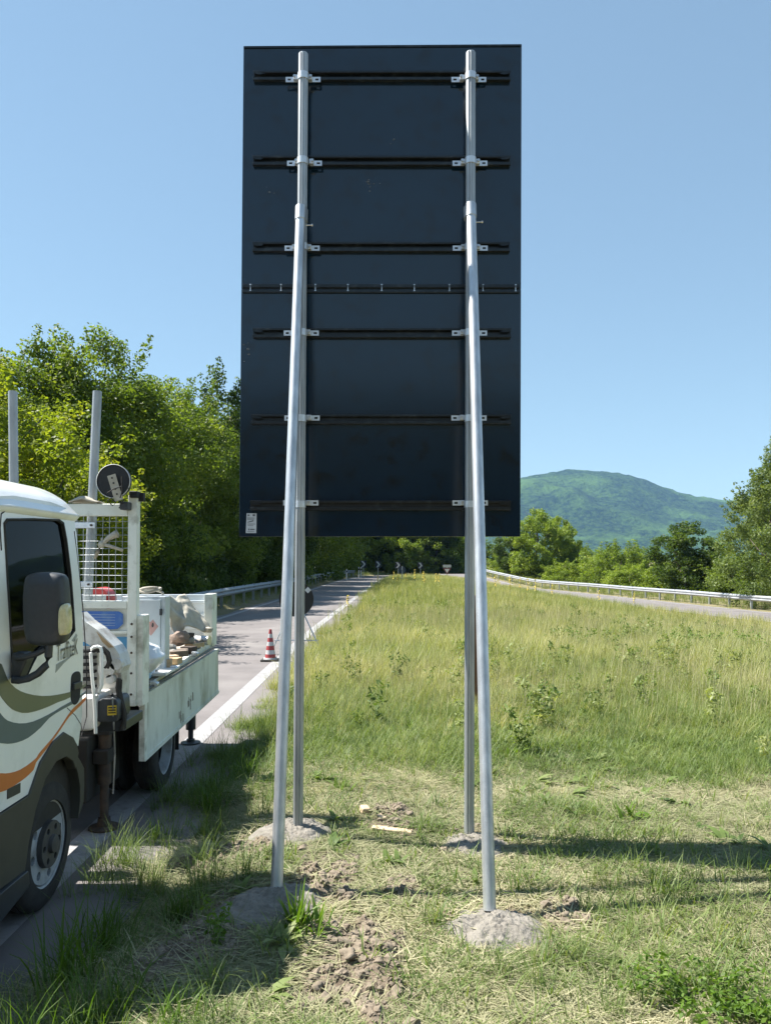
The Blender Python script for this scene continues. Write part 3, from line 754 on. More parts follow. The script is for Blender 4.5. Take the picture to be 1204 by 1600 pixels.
# ------------------------------------------------------------------ traffic cone
def lathe_part(name, prof, base, m, parent, n=28): return MB().lathe(prof, base, 'Z', n).build(name, m, parent, smooth=True)
Yc = 2.129e3 / (1031 - HZ) * 1.0; Pc = Vector(((423 - 602) * Yc / F, Yc, ZR))
cone = thing('traffic_cone', 'red and white striped traffic cone on the road between truck and left posts', 'traffic cone', Pc)
k = Yc / F; Hc = 49 * k
MB().cbox(Pc + Vector((0, 0, .018)), (.31, .31, .03)).build('base', 'rubber', cone, bevel=.008)
prof = lambda z: .105 - (.105 - .022) * z / Hc
band = [0, .055, .125, .27, .42, .56, .70, .84, 1]
lathe_part('foot_ring', [(.034, .125), (.06, .115)], Pc, 'cone_white', cone)
for i in range(len(band) - 2):
    z0, z1 = .06 + (Hc - .06) * band[i + 1], .06 + (Hc - .06) * band[i + 2]
    if i == 0: z0 = .06
    lathe_part('stripe', [(z0, prof(z0)), (z1, prof(z1))], Pc, 'cone_red' if i % 2 == 0 else 'cone_white', cone)

# ------------------------------------------------------------------ temporary round sign on a stand, seen from behind
Yt = 2.129e3 / (1030 - HZ); Yt = 15.2
ct = at(463, 936, Yt)
tsg = thing('temporary_sign', 'round black backed sign on a folding stand half hidden by the left posts', 'road sign', (ct.x, Yt, ZR))
rr = 27 * Yt / F
MB().lathe([(-.012, rr), (.0, rr), (.004, rr - .012)], ct, 'Y', 40).build('disc', 'signface', tsg, smooth=True)
lp = at(481, 922, Yt - .02)
MB().cbox(lp, (.09, .004, .09), Matrix.Rotation(R(45), 3, 'Y')).build('label_plate', 'sticker', tsg)
for dx0, dx1, dy in ((-.14, -.46, -.12), (.13, .50, -.12)):
    MB().tube([ct + Vector((dx0, -.02, -.25)), Vector((ct.x + dx1, Yt + dy, ZR + .01))], .014, 8).build('leg', 'galv', tsg)
MB().tube([ct + Vector((-.05, .02, -.2)), Vector((ct.x, Yt + .55, ZR + .01))], .014, 8).build('leg', 'galv', tsg)
MB().tube([Vector((ct.x - .42, Yt - .095, ZR + .22)), Vector((ct.x + .44, Yt - .095, ZR + .22))], .012, 8).build('crossbar', 'galv', tsg)

# ------------------------------------------------------------------ brown board behind the right post
Yb = 8.6; pb = at(743, 1094, Yb)
bb = MB(); tb = at(744, 930, Yb)
bb.box((pb.x - .035, Yb - .02, pb.z - .25), (pb.x + .075, Yb + .02, tb.z))
tag(bb.build('brown_board', 'brownboard', None, bevel=.004), 'narrow rust brown board standing in the grass behind the right posts', 'board')

# ------------------------------------------------------------------ wooden offcuts in the soil
def offcut(px, py, sz, rz, tilt, lab, mt='offcut', grp='pale wooden offcuts in the soil'):
    p = gp(px, py); z = gz1(p.x, p.y)
    mb = MB(); mb.cbox((0, 0, 0), sz)
    o = mb.build('wood_offcut', mt, None, bevel=min(sz) * .18)
    o.location = (p.x, p.y, z + sz[2] * .5 + .005); o.rotation_euler = (tilt, tilt * .5, rz); return tag(o, lab, 'wood', grp)
offcut(612, 1298, (.25, .05, .03), R(-14), R(4), 'long pale wooden strip lying on soil between the two upright posts')
offcut(570, 1270, (.055, .06, .045), R(25), R(12), 'short reddish wooden block behind the long pale strip')
offcut(596, 1283, (.07, .035, .03), R(-60), R(10), 'small wooden chip half buried between strip and block')
for i, (px, py, s) in enumerate(((340, 1530, .05), (440, 1495, .045), (500, 1540, .05), (575, 1478, .055), (545, 1500, .07), (640, 1275, .05), (650, 1285, .04), (520, 1470, .04), (505, 1375, .05), (880, 1430, .04))):
    p = gp(px, py); z = gz1(p.x, p.y); r = random.Random(i)
    bm = bmesh.new(); bmesh.ops.create_icosphere(bm, subdivisions=3, radius=s * .42)
    for v in bm.verts: v.co = v.co * (1 + .9 * noise.noise(v.co * 40 + Vector((i * 5, 0, 0))) + .5 * noise.noise(v.co * 95)); v.co.z *= .7
    me = bpy.data.meshes.new('earth_clod'); bm.to_mesh(me); bm.free()
    for q in me.polygons: q.use_smooth = True
    o = link('earth_clod', me, 'clay', None, (p.x, p.y, z + s * .16)); tag(o, 'lump of dry brown earth lying on the dug soil', 'earth clod', 'clods on the dug soil')

# ------------------------------------------------------------------ guardrails
def guardrail(P, off, name, label, zf, top, m, y0, y1, seglen=4.0, bury=.6):
    P = np.array([(p.x, p.y) for p in P]); T = np.gradient(P, axis=0); T /= np.linalg.norm(T, axis=1)[:, None]; N = np.stack([T[:, 1], -T[:, 0]], 1)
    Q = P + N * off; keep = (Q[:, 1] > y0) & (Q[:, 1] < y1); Q = Q[keep]
    s = np.concatenate([[0], np.cumsum(np.linalg.norm(np.diff(Q, axis=0), axis=1))])
    g_ = thing(name, label, 'guardrail', (Q[0][0], Q[0][1], zf(*Q[0])))
    f = lambda d: np.array([np.interp(d, s, Q[:, 0]), np.interp(d, s, Q[:, 1])])
    side = -1 if off > 0 else 1
    w = [(-.155, 0), (-.125, .035), (-.085, .08), (-.055, .08), (-.02, .03), (0, .018), (.02, .03), (.055, .08), (.085, .08), (.125, .035), (.155, 0)]
    d = 0; pm = None; i = 0
    while d < s[-1] - .5:
        e_ = min(d + seglen + .12, s[-1]); rings = []
        for k in range(5):
            dd = d + (e_ - d) * k / 4; p = f(dd); tt = (f(min(s[-1], dd + .3)) - f(max(0, dd - .3))); tt /= np.linalg.norm(tt); nn = np.array([tt[1], -tt[0]]) * side
            z = zf(p[0], p[1]) + top - .155; lap = .004 * (i % 2)
            wav = .02 * noise.noise(Vector((dd * .13, 0, off)))
            fr = [Vector((p[0] + nn[0] * (b_ + lap), p[1] + nn[1] * (b_ + lap), z + a_ + wav)) for a_, b_ in w]
            bk = [Vector((p[0] + nn[0] * (b_ + lap - .004), p[1] + nn[1] * (b_ + lap - .004), z + a_ + wav)) for a_, b_ in w[::-1]]
            rings.append(fr + bk)
        MB().loft(rings).build('beam', m, g_, smooth=True)
        for h_ in (0, .5):
            dd = d + h_ * seglen
            if dd > s[-1]: break
            p = f(dd); z = zf(p[0], p[1])
            mb = MB(); mb.box((p[0] - .045, p[1] - .06, z - bury), (p[0] + .045, p[1] - .052, z + top + .02)); mb.box((p[0] - .045, p[1] - .052, z - bury), (p[0] - .037, p[1] + .06, z + top + .02)); mb.box((p[0] - .037, p[1] + .052, z - bury), (p[0] + .045, p[1] + .06, z + top + .02))
            mb.build('rail_post', 'galv_rough', g_)
        d += seglen; i += 1
zfield = lambda x, y: float(field(np.array(x), np.array(y)))
guardrail(RIGHT, .95, 'guardrail', 'long bright steel guardrail along the slip road on the right', zfield, .74, 'armco', 6, 98)
guardrail(LEFT, -4.5, 'guardrail', 'steel guardrail along the far side of the road under the trees', lambda x, y: ZR, .74, 'armco_shaded', 6, 86)

# ------------------------------------------------------------------ signs at the bend
def pole(p0, h, r, par, m='galv'): return MB().tube([p0, p0 + Vector((0, 0, h))], r, 10).build('pole', m, par, smooth=True)
for i, px in enumerate((567, 590, 653, 656.5)[:0]): pass
for i, (px, py, Y) in enumerate(((567.5, 881.5, 84), (590.5, 882, 88), (621.5, 883, 93), (656.5, 883.5, 96))):
    c = at(px, py, Y); z0 = ZR
    lab = ['black chevron sign with white arrow, leftmost at the bend', 'black chevron sign with white arrow, second from the left at the bend',
           'black chevron sign peeping over the left rim of the round sign', 'black chevron sign with white arrow, rightmost, between the round sign and the give way sign'][i]
    o = thing('chevron_sign', lab, 'road sign', (c.x, Y, z0), 'chevron signs at the bend')
    pole(Vector((c.x, Y + .03, z0)), c.z - z0 + .35, .03, o)
    h = .40
    MB().box((c.x - .33, Y - .012, c.z - h), (c.x + .33, Y + .012, c.z + h)).build('board', 'signface', o)
    a = .26
    ch = [(-a, -.34), (-.02, -.34), (a, 0), (-.02, .34), (-a, .34), (.03, 0)]
    MB().prism([Vector((c.x + u, Y - .0145, c.z + v)) for u, v in ch], (0, -.003, 0)).build('chevron', 'chev', o)
c = at(628, 891, 62); o = thing('round_sign', 'round grey sign seen from behind on a white pole in the grass crest', 'road sign', (c.x, 62, -.2))
MB().lathe([(0, .30), (.015, .30), (.02, .28)], c, 'Y', 32).build('disc', 'signgrey', o, smooth=True)
MB().tube([Vector((c.x, 61.95, -.5)), Vector((c.x, 61.95, c.z + .32))], .035, 10).build('pole', 'galv', o, smooth=True)
c = at(698, 891, 84); o = thing('give_way_sign', 'give way triangle under a white plate at the edge of the wood', 'road sign', (c.x, 84, -.3))
pole(Vector((c.x, 84.05, -.6)), c.z + 1.2, .035, o)
def tri(s, y): return [Vector((c.x - s, y, c.z + s * .52)), Vector((c.x + s, y, c.z + s * .52)), Vector((c.x, y, c.z - s * 1.12))]
MB().prism(tri(.43, 84.0), (0, -.015, 0)).build('border', 'maroon', o)
MB().prism(tri(.26, 83.98), (0, -.004, 0)).build('face', 'whiteplastic', o)
MB().box((c.x - .45, 83.985, c.z + .30), (c.x + .45, 84.0, c.z + .60)).build('plate', 'chev', o)
for i, (px, py, Y) in enumerate(((564, 893, 80), (560.5, 893, 79), (541.5, 897, 68))):
    p = at(px, py, Y); o = thing('marker_post', ['thin pale marker post below the leftmost chevron sign', 'thin pale marker post just left of the other below the leftmost chevron sign', 'thin pale marker post beside the far end of the left guardrail'][i], 'marker post', (p.x, Y, ZR), 'marker posts at the bend')
    MB().box((p.x - .05, Y - .05, ZR), (p.x + .05, Y + .05, p.z + .45)).build('post', 'whiteplastic', o, bevel=.02)
    MB().box((p.x - .052, Y - .052, p.z + .15), (p.x + .052, Y + .052, p.z + .30)).build('band', 'signface', o)
# ------------------------------------------------------------------ the truck
XS = -1.68; XC = -2.60; XF = 2 * XC - XS
truck = thing('flatbed_truck', 'small white flatbed truck with crane and raised mesh headboard parked on the road', 'truck', (XC, 5.2, ZR))
def lean(z): return .055 * max(0, (z - 1.12) / .8) ** 1.5 + (.02 * max(0, (.75 - z)) if z < .75 else 0)
def sidepart(name, poly, m, thick=.035, out=0.0, holes=(), parent=truck, mirror=False, bevel=0, X=None):
    "poly: (Y,Z) pairs, bent to the cab's side; out = how far proud"
    x0 = XS if X is None else X
    mb = MB(); P = [Vector((x0, y, z)) for y, z in poly]; H = [[Vector((x0, y, z)) for y, z in h] for h in holes]
    mb.prism(P, (-thick, 0, 0), H)
    for v in mb.v: v.x += out - lean(v.z)
    if mirror:
        for v in mb.v: v.x = 2 * XC - v.x
    return mb.build(name, m, parent, bevel=bevel)
def yz(px, py, X=XS):
    p = onx(px, py, X); return (p.y, p.z)
def densify(P, n=3):
    out = []
    for i in range(len(P)):
        a = P[i]; b_ = P[(i + 1) % len(P)]
        for k in range(n): out.append((a[0] + (b_[0] - a[0]) * k / n, a[1] + (b_[1] - a[1]) * k / n))
    return out
def smooth_closed(P, n=4):
    Q = [Vector((*p, 0)) for p in P]; out = []; m = len(Q)
    for i in range(m):
        p0, p1, p2, p3 = Q[i - 1], Q[i], Q[(i + 1) % m], Q[(i + 2) % m]
        for k in range(n):
            t = k / n; v = .5 * ((2 * p1) + (p2 - p0) * t + (2 * p0 - 5 * p1 + 4 * p2 - p3) * t * t + (3 * p1 - p0 - 3 * p2 + p3) * t ** 3); out.append((v.x, v.y))
    return out
ARCH_OUT = [(3.655, .30), (3.66, .549), (3.77, .672), (3.90, .736), (4.04, .757), (4.16, .702), (4.216, .648)]
side = [(4.25, .635), (4.292, .80), (4.30, 1.10), (4.30, 1.5), (4.296, 1.80), (4.27, 1.93), (4.0, 1.955), (3.6, 1.955), (3.34, 1.93), (3.22, 1.75), (3.10, 1.40), (3.02, 1.10), (2.98, .80), (2.98, .55), (3.3, .55)] + ARCH_OUT[1:]
side = densify(side, 3)
win_px = [(13.5, 819), (19, 812), (60, 811.5), (99, 813), (105.5, 818), (108, 845), (110, 900), (110.5, 985), (100, 998), (72, 1003), (56, 1014), (44, 1036), (33, 1058), (22, 1065), (13, 1056), (10.5, 1020), (11, 900)]
window = [yz(px, py, XS - .025) for px, py in win_px]
cab = sidepart('cab_side', side, 'white_paint', .045, holes=[densify(window, 2)], bevel=.004)
cab['label'] = 'white cab side with door and striped decals'
sidepart('cab_side', side, 'white_paint', .045, holes=[densify(window, 2)], mirror=True)
def grow(P, d):
    cy = sum(p[0] for p in P) / len(P); cz = sum(p[1] for p in P) / len(P)
    return [(cy + (p[0] - cy) * (1 + d / .35), cz + (p[1] - cz) * (1 + d / .45)) for p in P]
gk = sidepart('window_seal', densify(grow(window, .007), 2), 'rubber', .03, .004, [densify(grow(window, -.005), 2)])
sidepart('side_window', densify(grow(window, .004), 2), 'glass', .004, -.012)
sidepart('side_window', densify(grow(window, .004), 2), 'glass', .004, -.012, mirror=True)
# door shut lines
def seam(pxs, X=XS - .02, r=.0035):
    pts = []
    for px, py in pxs:
        p = onx(px, py, X); pts.append(Vector((XS - lean(p.z) + .0005, p.y, p.z)))
    MB().tube(pts, r, 6).build('door_seam', 'dark', truck)
seam([(7, 860), (8, 825), (12, 803), (24, 794.5), (60, 793), (95, 797), (108, 801)])
seam([(123, 830), (127, 950), (130, 1040), (130, 1120), (122, 1150)], r=.003)
seam([(99, 1106), (112, 1118), (121, 1132), (124, 1146)], r=.002)
# roof, rear wall, windscreen, front
half = [(-1.70, 1.90), (-1.735, 1.935), (-1.785, 1.985), (-1.86, 2.03), (-1.96, 2.062), (-2.15, 2.085), (-2.40, 2.095)]
cont = [(x, z) for x, z in half] + [(2 * XC - x, z) for x, z in half[::-1]]
rings = []
_c = catmull(half, .012); cont = [(p.x, p.y) for p in _c] + [(2 * XC - p.x, p.y) for p in _c[::-1]]
for Y, dz, ins in [(4.304, -.05, .016), (4.296, -.022, .006), (4.28, -.008, .001), (4.25, 0, 0), (4.0, 0, 0), (3.8, 0, 0), (3.6, 0, 0)] + [(3.6 - .31 * math.sin(a_), -.13 * (1 - math.cos(a_)) , .03 * (1 - math.cos(a_))) for a_ in np.linspace(.15, 1.5, 9)]:
    rings.append([Vector((x + (ins if x < XC else -ins) , Y, z + dz * (z - 1.85) / .25)) for x, z in cont] + [Vector((2 * XC - XS + .06, Y, 1.86)), Vector((XS - .06, Y, 1.86))])
MB().loft(rings).build('cab_roof', 'white_paint', truck, smooth='all')
MB().box((XF + .03, 4.275, .62), (XS - .05, 4.298, 1.93)).build('cab_rear_wall', 'white_paint', truck, bevel=.01)
MB().prism([Vector((XF + .10, 3.31, 1.90)), Vector((XS - .10, 3.31, 1.90)), Vector((XS - .05, 3.06, 1.14)), Vector((XF + .05, 3.06, 1.14))], (0, .012, 0)).build('windscreen', 'glass', truck)
MB().box((XF + .03, 2.965, .58), (XS - .03, 3.03, 1.13)).build('front_panel', 'white_paint', truck, bevel=.03)
MB().box((XF, 2.90, .16), (XS, 3.05, .56)).build('bumper', 'plastic', truck, bevel=.04)
MB().box((XC - .5, 2.955, .72), (XC + .5, 2.97, .92)).build('grille', 'dark', truck, bevel=.01)
for s in (XF + .26, XS - .26): MB().box((s - .16, 2.945, .68), (s + .16, 2.97, .94)).build('headlight', 'lens', truck, bevel=.03)
# inside of the cab
MB().box((XF + .06, 3.1, .70), (XS - .07, 4.26, .76)).build('cab_floor', 'interior', truck)
for s in (-.48, .48):
    se = MB().box((XC + s - .25, 3.55, .76), (XC + s + .25, 4.05, .98)).build('seat', 'interior', truck, bevel=.05)
    MB().box((XC + s - .24, 4.02, .98), (XC + s + .24, 4.15, 1.58), Matrix.Rotation(R(-8), 3, 'X')).build('seat_back', 'interior', se, bevel=.05)
    MB().box((XC + s - .13, 4.10, 1.60), (XC + s + .13, 4.19, 1.78)).build('headrest', 'interior', se, bevel=.03)
MB().box((XF + .06, 3.06, .76), (XS - .07, 3.30, 1.14)).build('dashboard', 'interior', truck, bevel=.05)
mb = MB(); w = [Vector((XC + .48 + .19 * math.cos(a), 3.42 + .10 * math.sin(a), 1.18 + .16 * math.sin(a))) for a in np.linspace(0, 6.283, 25)]
mb.tube(w, .014, 8).build('steering_wheel', 'plastic', truck)
# decals: olive, slate and orange sweeps
def crop2(p): return (p[0] / 5.017, 940 + p[1] / 5.017)
def crop5(p): return (p[0] / 5.017, 1140 + p[1] / 5.017)
def decal(pts, m):
    P = [yz(*p) for p in pts]
    F2 = [(3.02, P[0][1] + .02)] if False else []
    return sidepart('decal', P, m, .0025, .0022)
ol = [(-60, 455), (15, 490), (35, 545), (60, 610), (85, 645), (120, 678), (160, 702), (200, 717), (265, 733), (330, 740), (395, 738), (450, 730), (510, 718), (560, 705), (625, 672), (672, 640),
      (672, 662), (620, 700), (560, 745), (510, 769), (450, 790), (390, 818), (330, 842), (275, 860), (220, 872), (175, 872), (130, 860), (95, 843), (65, 816), (40, 788), (15, 755), (-60, 640)]
bl = [(-60, 800), (15, 892), (35, 915), (60, 933), (105, 948), (150, 955), (205, 953), (260, 940), (320, 915), (380, 885), (430, 857), (480, 825), (520, 803), (560, 781), (620, 742), (672, 700),
      (672, 718), (620, 762), (560, 808), (520, 828), (480, 850), (430, 880), (385, 912), (355, 945), (320, 985), (272, 1028), (220, 1068), (175, 1090), (130, 1105), (95, 1112), (60, 1115), (10, 1110), (-60, 1095)]
orr = [(-60, 1398), (10, 1340), (45, 1341), (80, 1337), (120, 1328), (160, 1314), (210, 1282), (260, 1245), (290, 1215), (310, 1183), (335, 1150), (300, 1085 + 75)][:11] + [(370, 1105), (420, 1050), (450, 950), (500, 895), (560, 835), (610, 800), (672, 745),
      (672, 772), (620, 812), (565, 862), (520, 915), (478, 968), (430, 1020), (395, 1072), (350, 1180), (310, 1230), (268, 1288), (255, 1330), (200, 1382), (150, 1422), (105, 1452), (60, 1482), (10, 1492), (-60, 1510)]
orr = [(-60, 1355), (10, 1345), (45, 1347), (80, 1343), (120, 1334), (160, 1318), (210, 1288), (260, 1250), (290, 1222), (308, 1190), (340, 1152), (375, 1112), (410, 1072), (440, 1030), (475, 980), (510, 925), (540, 880), (575, 835), (620, 795), (672, 745),
       (672, 772), (625, 820), (575, 868), (540, 905), (505, 955), (475, 1002), (440, 1052), (405, 1098), (375, 1142), (330, 1200), (285, 1260), (265, 1320), (220, 1365), (180, 1398), (140, 1425), (100, 1452), (60, 1475), (10, 1493), (-60, 1512)]
for pts, m in ((ol, 'olive'), (bl, 'slate'), (orr, 'orange')): decal([crop2(p) for p in pts], m)
# reflector / badge plate low on the door
sidepart('side_reflector', [yz(*p) for p in ((12, 1233), (32.5, 1223), (32.5, 1238.5), (12, 1249))], 'plastic', .004, .004, bevel=.002)
# lettering on the door
def text_obj(txt, m, origin, right, up, size, parent, name='lettering', shear=0.0, depth=.0012, xs=1.0):
    cu = bpy.data.curves.new('t', 'FONT'); cu.body = txt; cu.size = size; cu.extrude = 0; cu.shear = shear; cu.resolution_u = 3
    tmp = bpy.data.objects.new('t', cu); C.objects.link(tmp); dg = bpy.context.evaluated_depsgraph_get(); me = bpy.data.meshes.new_from_object(tmp.evaluated_get(dg))
    C.objects.unlink(tmp); bpy.data.objects.remove(tmp)
    right = Vector(right).normalized(); up = Vector(up).normalized(); o0 = BASE[parent.name]
    nn = right.cross(up)
    for v in me.vertices: v.co = Vector(origin) + right * v.co.x * xs + up * v.co.y + nn * depth - o0
    return link(name, me, m, parent)
p0 = onx(88, 1032, XS); p1 = onx(126, 1015, XS)
dirv = Vector((0, 1, 0.0)); sz = .125
lt = text_obj('TraffiteK', 'letter', (XS + .001, p0.y, p0.z - .005), (0, 1, .02), (0, 0, 1), sz, truck, shear=.12, depth=.0025, xs=.60)
for v in lt.data.vertices: v.co.x -= lean(v.co.z + ZR)
sidepart('decal', [yz(*p) for p in ((88, 1038), (116, 1022), (100, 1036), (87, 1051))], 'reflection_smudge', .002, .0018)  # grey shade and reflection below the lettering, painted on as colour
sidepart('decal', [yz(*p) for p in ((113, 1001), (120, 990), (122, 993), (116, 1003))], 'reflection_smudge', .002, .0018)
# door handle in its black cup
hp = smooth_closed([yz(*p) for p in ((112, 1056), (117, 1050), (123, 1049.5), (125.5, 1056), (125, 1075), (123.5, 1092), (118, 1100.5), (113, 1099), (110.5, 1088), (110.8, 1070))], 3)
dh = sidepart('handle_cup', hp, 'dark', .004, .004)
sidepart('door_handle', [yz(*p) for p in ((112, 1068), (124.5, 1064), (124.5, 1074), (112, 1078))], 'plastic', .016, .018, parent=dh, bevel=.005)
# dark lower body, wheel arch lip
IN = [(3.655, .30), (3.73, .45), (3.83, .574), (3.95, .626), (4.075, .62), (4.16, .57), (4.205, .52)]
arch = [(3.10, .545), (3.36, .545), (3.645, .545), (3.66, .549), (3.77, .672), (3.90, .736), (4.04, .757), (4.16, .702), (4.216, .648), (4.24, .60), (4.205, .52), (4.16, .575), (4.075, .62), (3.95, .626), (3.83, .574), (3.73, .45), (3.67, .32), (3.64, .20), (3.36, .215), (3.10, .22)]
sidepart('arch_trim', arch, 'trim', .05, .010, bevel=.006)
sidepart('arch_trim', arch, 'trim', .05, .010, mirror=True)
sidepart('step', [(3.05, .225), (3.35, .21), (3.64, .205), (3.66, .12), (3.36, .075), (3.05, .08)], 'plastic', .16, .030, bevel=.015)
fp = [yz(*p) for p in ((117.6, 1188), (121, 1179), (127, 1188), (133.5, 1200), (134.5, 1225), (134, 1252), (125.6, 1279), (128, 1252), (127.5, 1228), (123.6, 1208))]
sidepart('mud_flap', fp, 'trim', .26, .0, bevel=.003)
# wheels
def wheel(xo, yc, zc, rad, wd, name, dual=False, sgn=1):
    w = thing_part(name)
    X = lambda a: xo - sgn * a
    def lat(prof, m, nm, n=48, par=w, caps=True): return MB().lathe([(X(a) - 0, r) for a, r in prof], (0, yc, zc), 'X', n, caps).build(nm, m, par, smooth=True)
    tread = [(.0, rad * .66), (.004, rad * .80), (.012, rad * .93), (.03, rad * .985), (.05, rad), (.05, rad * .985), (.06, rad * .985), (.06, rad), (wd * .5 - .006, rad), (wd * .5 - .006, rad * .983), (wd * .5 + .006, rad * .983), (wd * .5 + .006, rad), (wd - .05, rad), (wd - .03, rad * .985), (wd - .008, rad * .9), (wd, rad * .66)]
    lat(tread + tread[:1], 'rubber', 'tyre', caps=False)
    rr = rad * .66
    lat([(.012, rr), (.016, rr * .97), (.05, rr * .93), (.09, rr * .90), (.09, rr * .89), (.016, rr * .95), (.012, rr)], 'rim', 'rim_lip', caps=False)
    ring = [(rr * .92 * math.cos(a), rr * .92 * math.sin(a)) for a in np.linspace(0, 2 * math.pi, 48, endpoint=False)]
    hl = [[(rr * .74 * math.cos(a) + rr * .105 * math.cos(q), rr * .74 * math.sin(a) + rr * .105 * math.sin(q)) for q in np.linspace(0, 2 * math.pi, 14, endpoint=False)] for a in np.linspace(.2, .2 + 2 * math.pi, 8, endpoint=False)]
    dp = .14 if dual else .016
    d = MB().prism([Vector((X(dp), yc + a, zc + b_)) for a, b_ in ring], (-sgn * .02, 0, 0), [[Vector((X(dp), yc + a, zc + b_)) for a, b_ in h] for h in hl]).build('rim_disc', 'rim', w)
    lat([(dp + .03, rr * .9), (dp + .05, rr * .9)], 'dark', 'brake_drum')
    if dual: lat([(dp - .05, rr * .30), (dp, rr * .36)], 'hub', 'hub')
    else:
        cv = [(rr * .54 * math.cos(a), rr * .54 * math.sin(a)) for a in np.linspace(0, 2 * math.pi, 40, endpoint=False)]
        hh = [[(rr * .40 * math.cos(a) + rr * .075 * math.cos(q), rr * .40 * math.sin(a) + rr * .075 * math.sin(q)) for q in np.linspace(0, 2 * math.pi, 10, endpoint=False)] for a in np.linspace(0, 2 * math.pi, 6, endpoint=False)]
        hb = MB().prism([Vector((X(-.012), yc + a, zc + b_)) for a, b_ in cv], (-sgn * .03, 0, 0), [[Vector((X(-.012), yc + a, zc + b_)) for a, b_ in h] for h in hh]).build('hub_cover', 'hub', w, bevel=.003)
        lat([(.0, rr * .5), (.03, rr * .58)], 'dark', 'hub_shadow_plate')
        lat([(-.035, rr * .13), (-.03, rr * .2), (-.012, rr * .22), (.0, rr * .22)], 'hub', 'hub_cap')
    if dual:
        lat([(wd + .06 + a, r) for a, r in tread + tread[:1]], 'rubber', 'tyre', caps=False)
    return w
def thing_part(name):
    o = bpy.data.objects.new(name, None); C.objects.link(o); o.parent = truck; BASE[o.name] = BASE[truck.name]; o.empty_display_size = .1; return o
wheel(XS - .045, 4.0, .195, .325, .19, 'wheel'); wheel(XF + .045, 4.0, .195, .325, .19, 'wheel', sgn=-1)
wheel(XS - .035, 6.08, .195, .325, .18, 'wheel', True); wheel(XF + .035, 6.08, .195, .325, .18, 'wheel', True, sgn=-1)
# mirror
mo = at(76, 952, 3.46)
def blob(poly, Y0, Y1, m, name, parent, inset=.018, smooth='all'):
    "closed pixel outline given real depth between two distances, rounded edge"
    P = smooth_closed(poly, 4); cx = sum(p[0] for p in P) / len(P); cy = sum(p[1] for p in P) / len(P); Ym = (Y0 + Y1) / 2; rings = []
    base = [at(px, py, Y0 + .6 * (Y1 - Y0)) for px, py in P]; c = at(cx, cy, Y0 + .6 * (Y1 - Y0))
    for k, (t, sc) in enumerate(((0, .0), (.0, .62), (.04, .86), (.16, .97), (.4, 1.0), (.75, .99), (.95, .94), (1, .85), (1, 0))):
        Y = Y0 + (Y1 - Y0) * t
        rings.append([Vector((c.x + (b_.x - c.x) * sc, Y, c.z + (b_.z - c.z) * sc)) for b_ in base])
    return MB().loft(rings, True, False).build(name, m, parent, smooth=smooth)
mir = blob([(47, 901), (57, 895), (75, 893.5), (92, 895), (102, 899), (105, 911), (107, 935), (108.5, 960), (108.5, 984), (105.5, 999), (98, 1006), (80, 1008), (60, 1007), (50, 1002), (45, 985), (43, 955), (43.5, 925)], 3.40, 3.51, 'plastic', 'mirror', truck)
blob([(97, 950), (103, 943), (108, 944), (110, 955), (110.5, 975), (108.5, 989), (102, 992), (96.5, 990), (95.5, 970)], 3.375, 3.44, 'lens', 'indicator', mir)
for pts, r in ((((77, 1008), (76, 1026), (72, 1040), (60, 1052), (45, 1060), (30, 1063), (20, 1062)), .017), (((72, 1014), (58, 1021), (42, 1026), (26, 1028)), .014)):
    n_ = len(pts); P = []
    for i, p in enumerate(pts): P.append(at(*p, 3.44 + .0 * i))
    MB().tube(P, r, 10).build('mirror_arm', 'plastic', mir, smooth=True)
MB().add(*(lambda q: (q.v, q.f))(MB().prism([at(18, 1020, 3.45), at(38, 1020, 3.45), at(42, 1032, 3.45), at(34, 1050, 3.45), at(28, 1066, 3.45), at(16, 1064, 3.45)], (0, .08, 0)))).build('mirror_foot', 'plastic', mir, bevel=.01)

# chassis under the truck
for s in (-.38, .38): MB().box((XC + s - .035, 3.1, .36), (XC + s + .035, 7.6, .55)).build('chassis_rail', 'chassis', truck)
for Y in (4.45, 5.25, 6.9): MB().box((XF + .25, Y, .42), (XS - .25, Y + .10, .62)).build('cross_member', 'chassis', truck)
MB().box((XC - .42, 3.2, .12), (XC + .42, 4.4, .62)).build('engine', 'chassis', truck, bevel=.03)
MB().box((XS - .62, 5.0, .08), (XS - .24, 5.62, .50)).build('battery_box', 'chassis', truck, bevel=.02)
MB().box((XF + .12, 4.7, .10), (XF + .60, 5.6, .50)).build('fuel_tank', 'chassis', truck, bevel=.05)
for Y in (4.0, 6.08): MB().tube([Vector((XF + .2, Y, .195)), Vector((XS - .2, Y, .195))], .06, 12).build('axle', 'chassis', truck)
MB().box((XS - .40, 3.42, .30), (XS - .06, 4.36, .70)).build('wheel_well', 'chassis', truck)
for v in (1,):
    mb = MB(); mb.box((XS - .33, 6.52, .06), (XS - .06, 6.54, .46)); mb.build('rear_flap', 'rubber', truck)

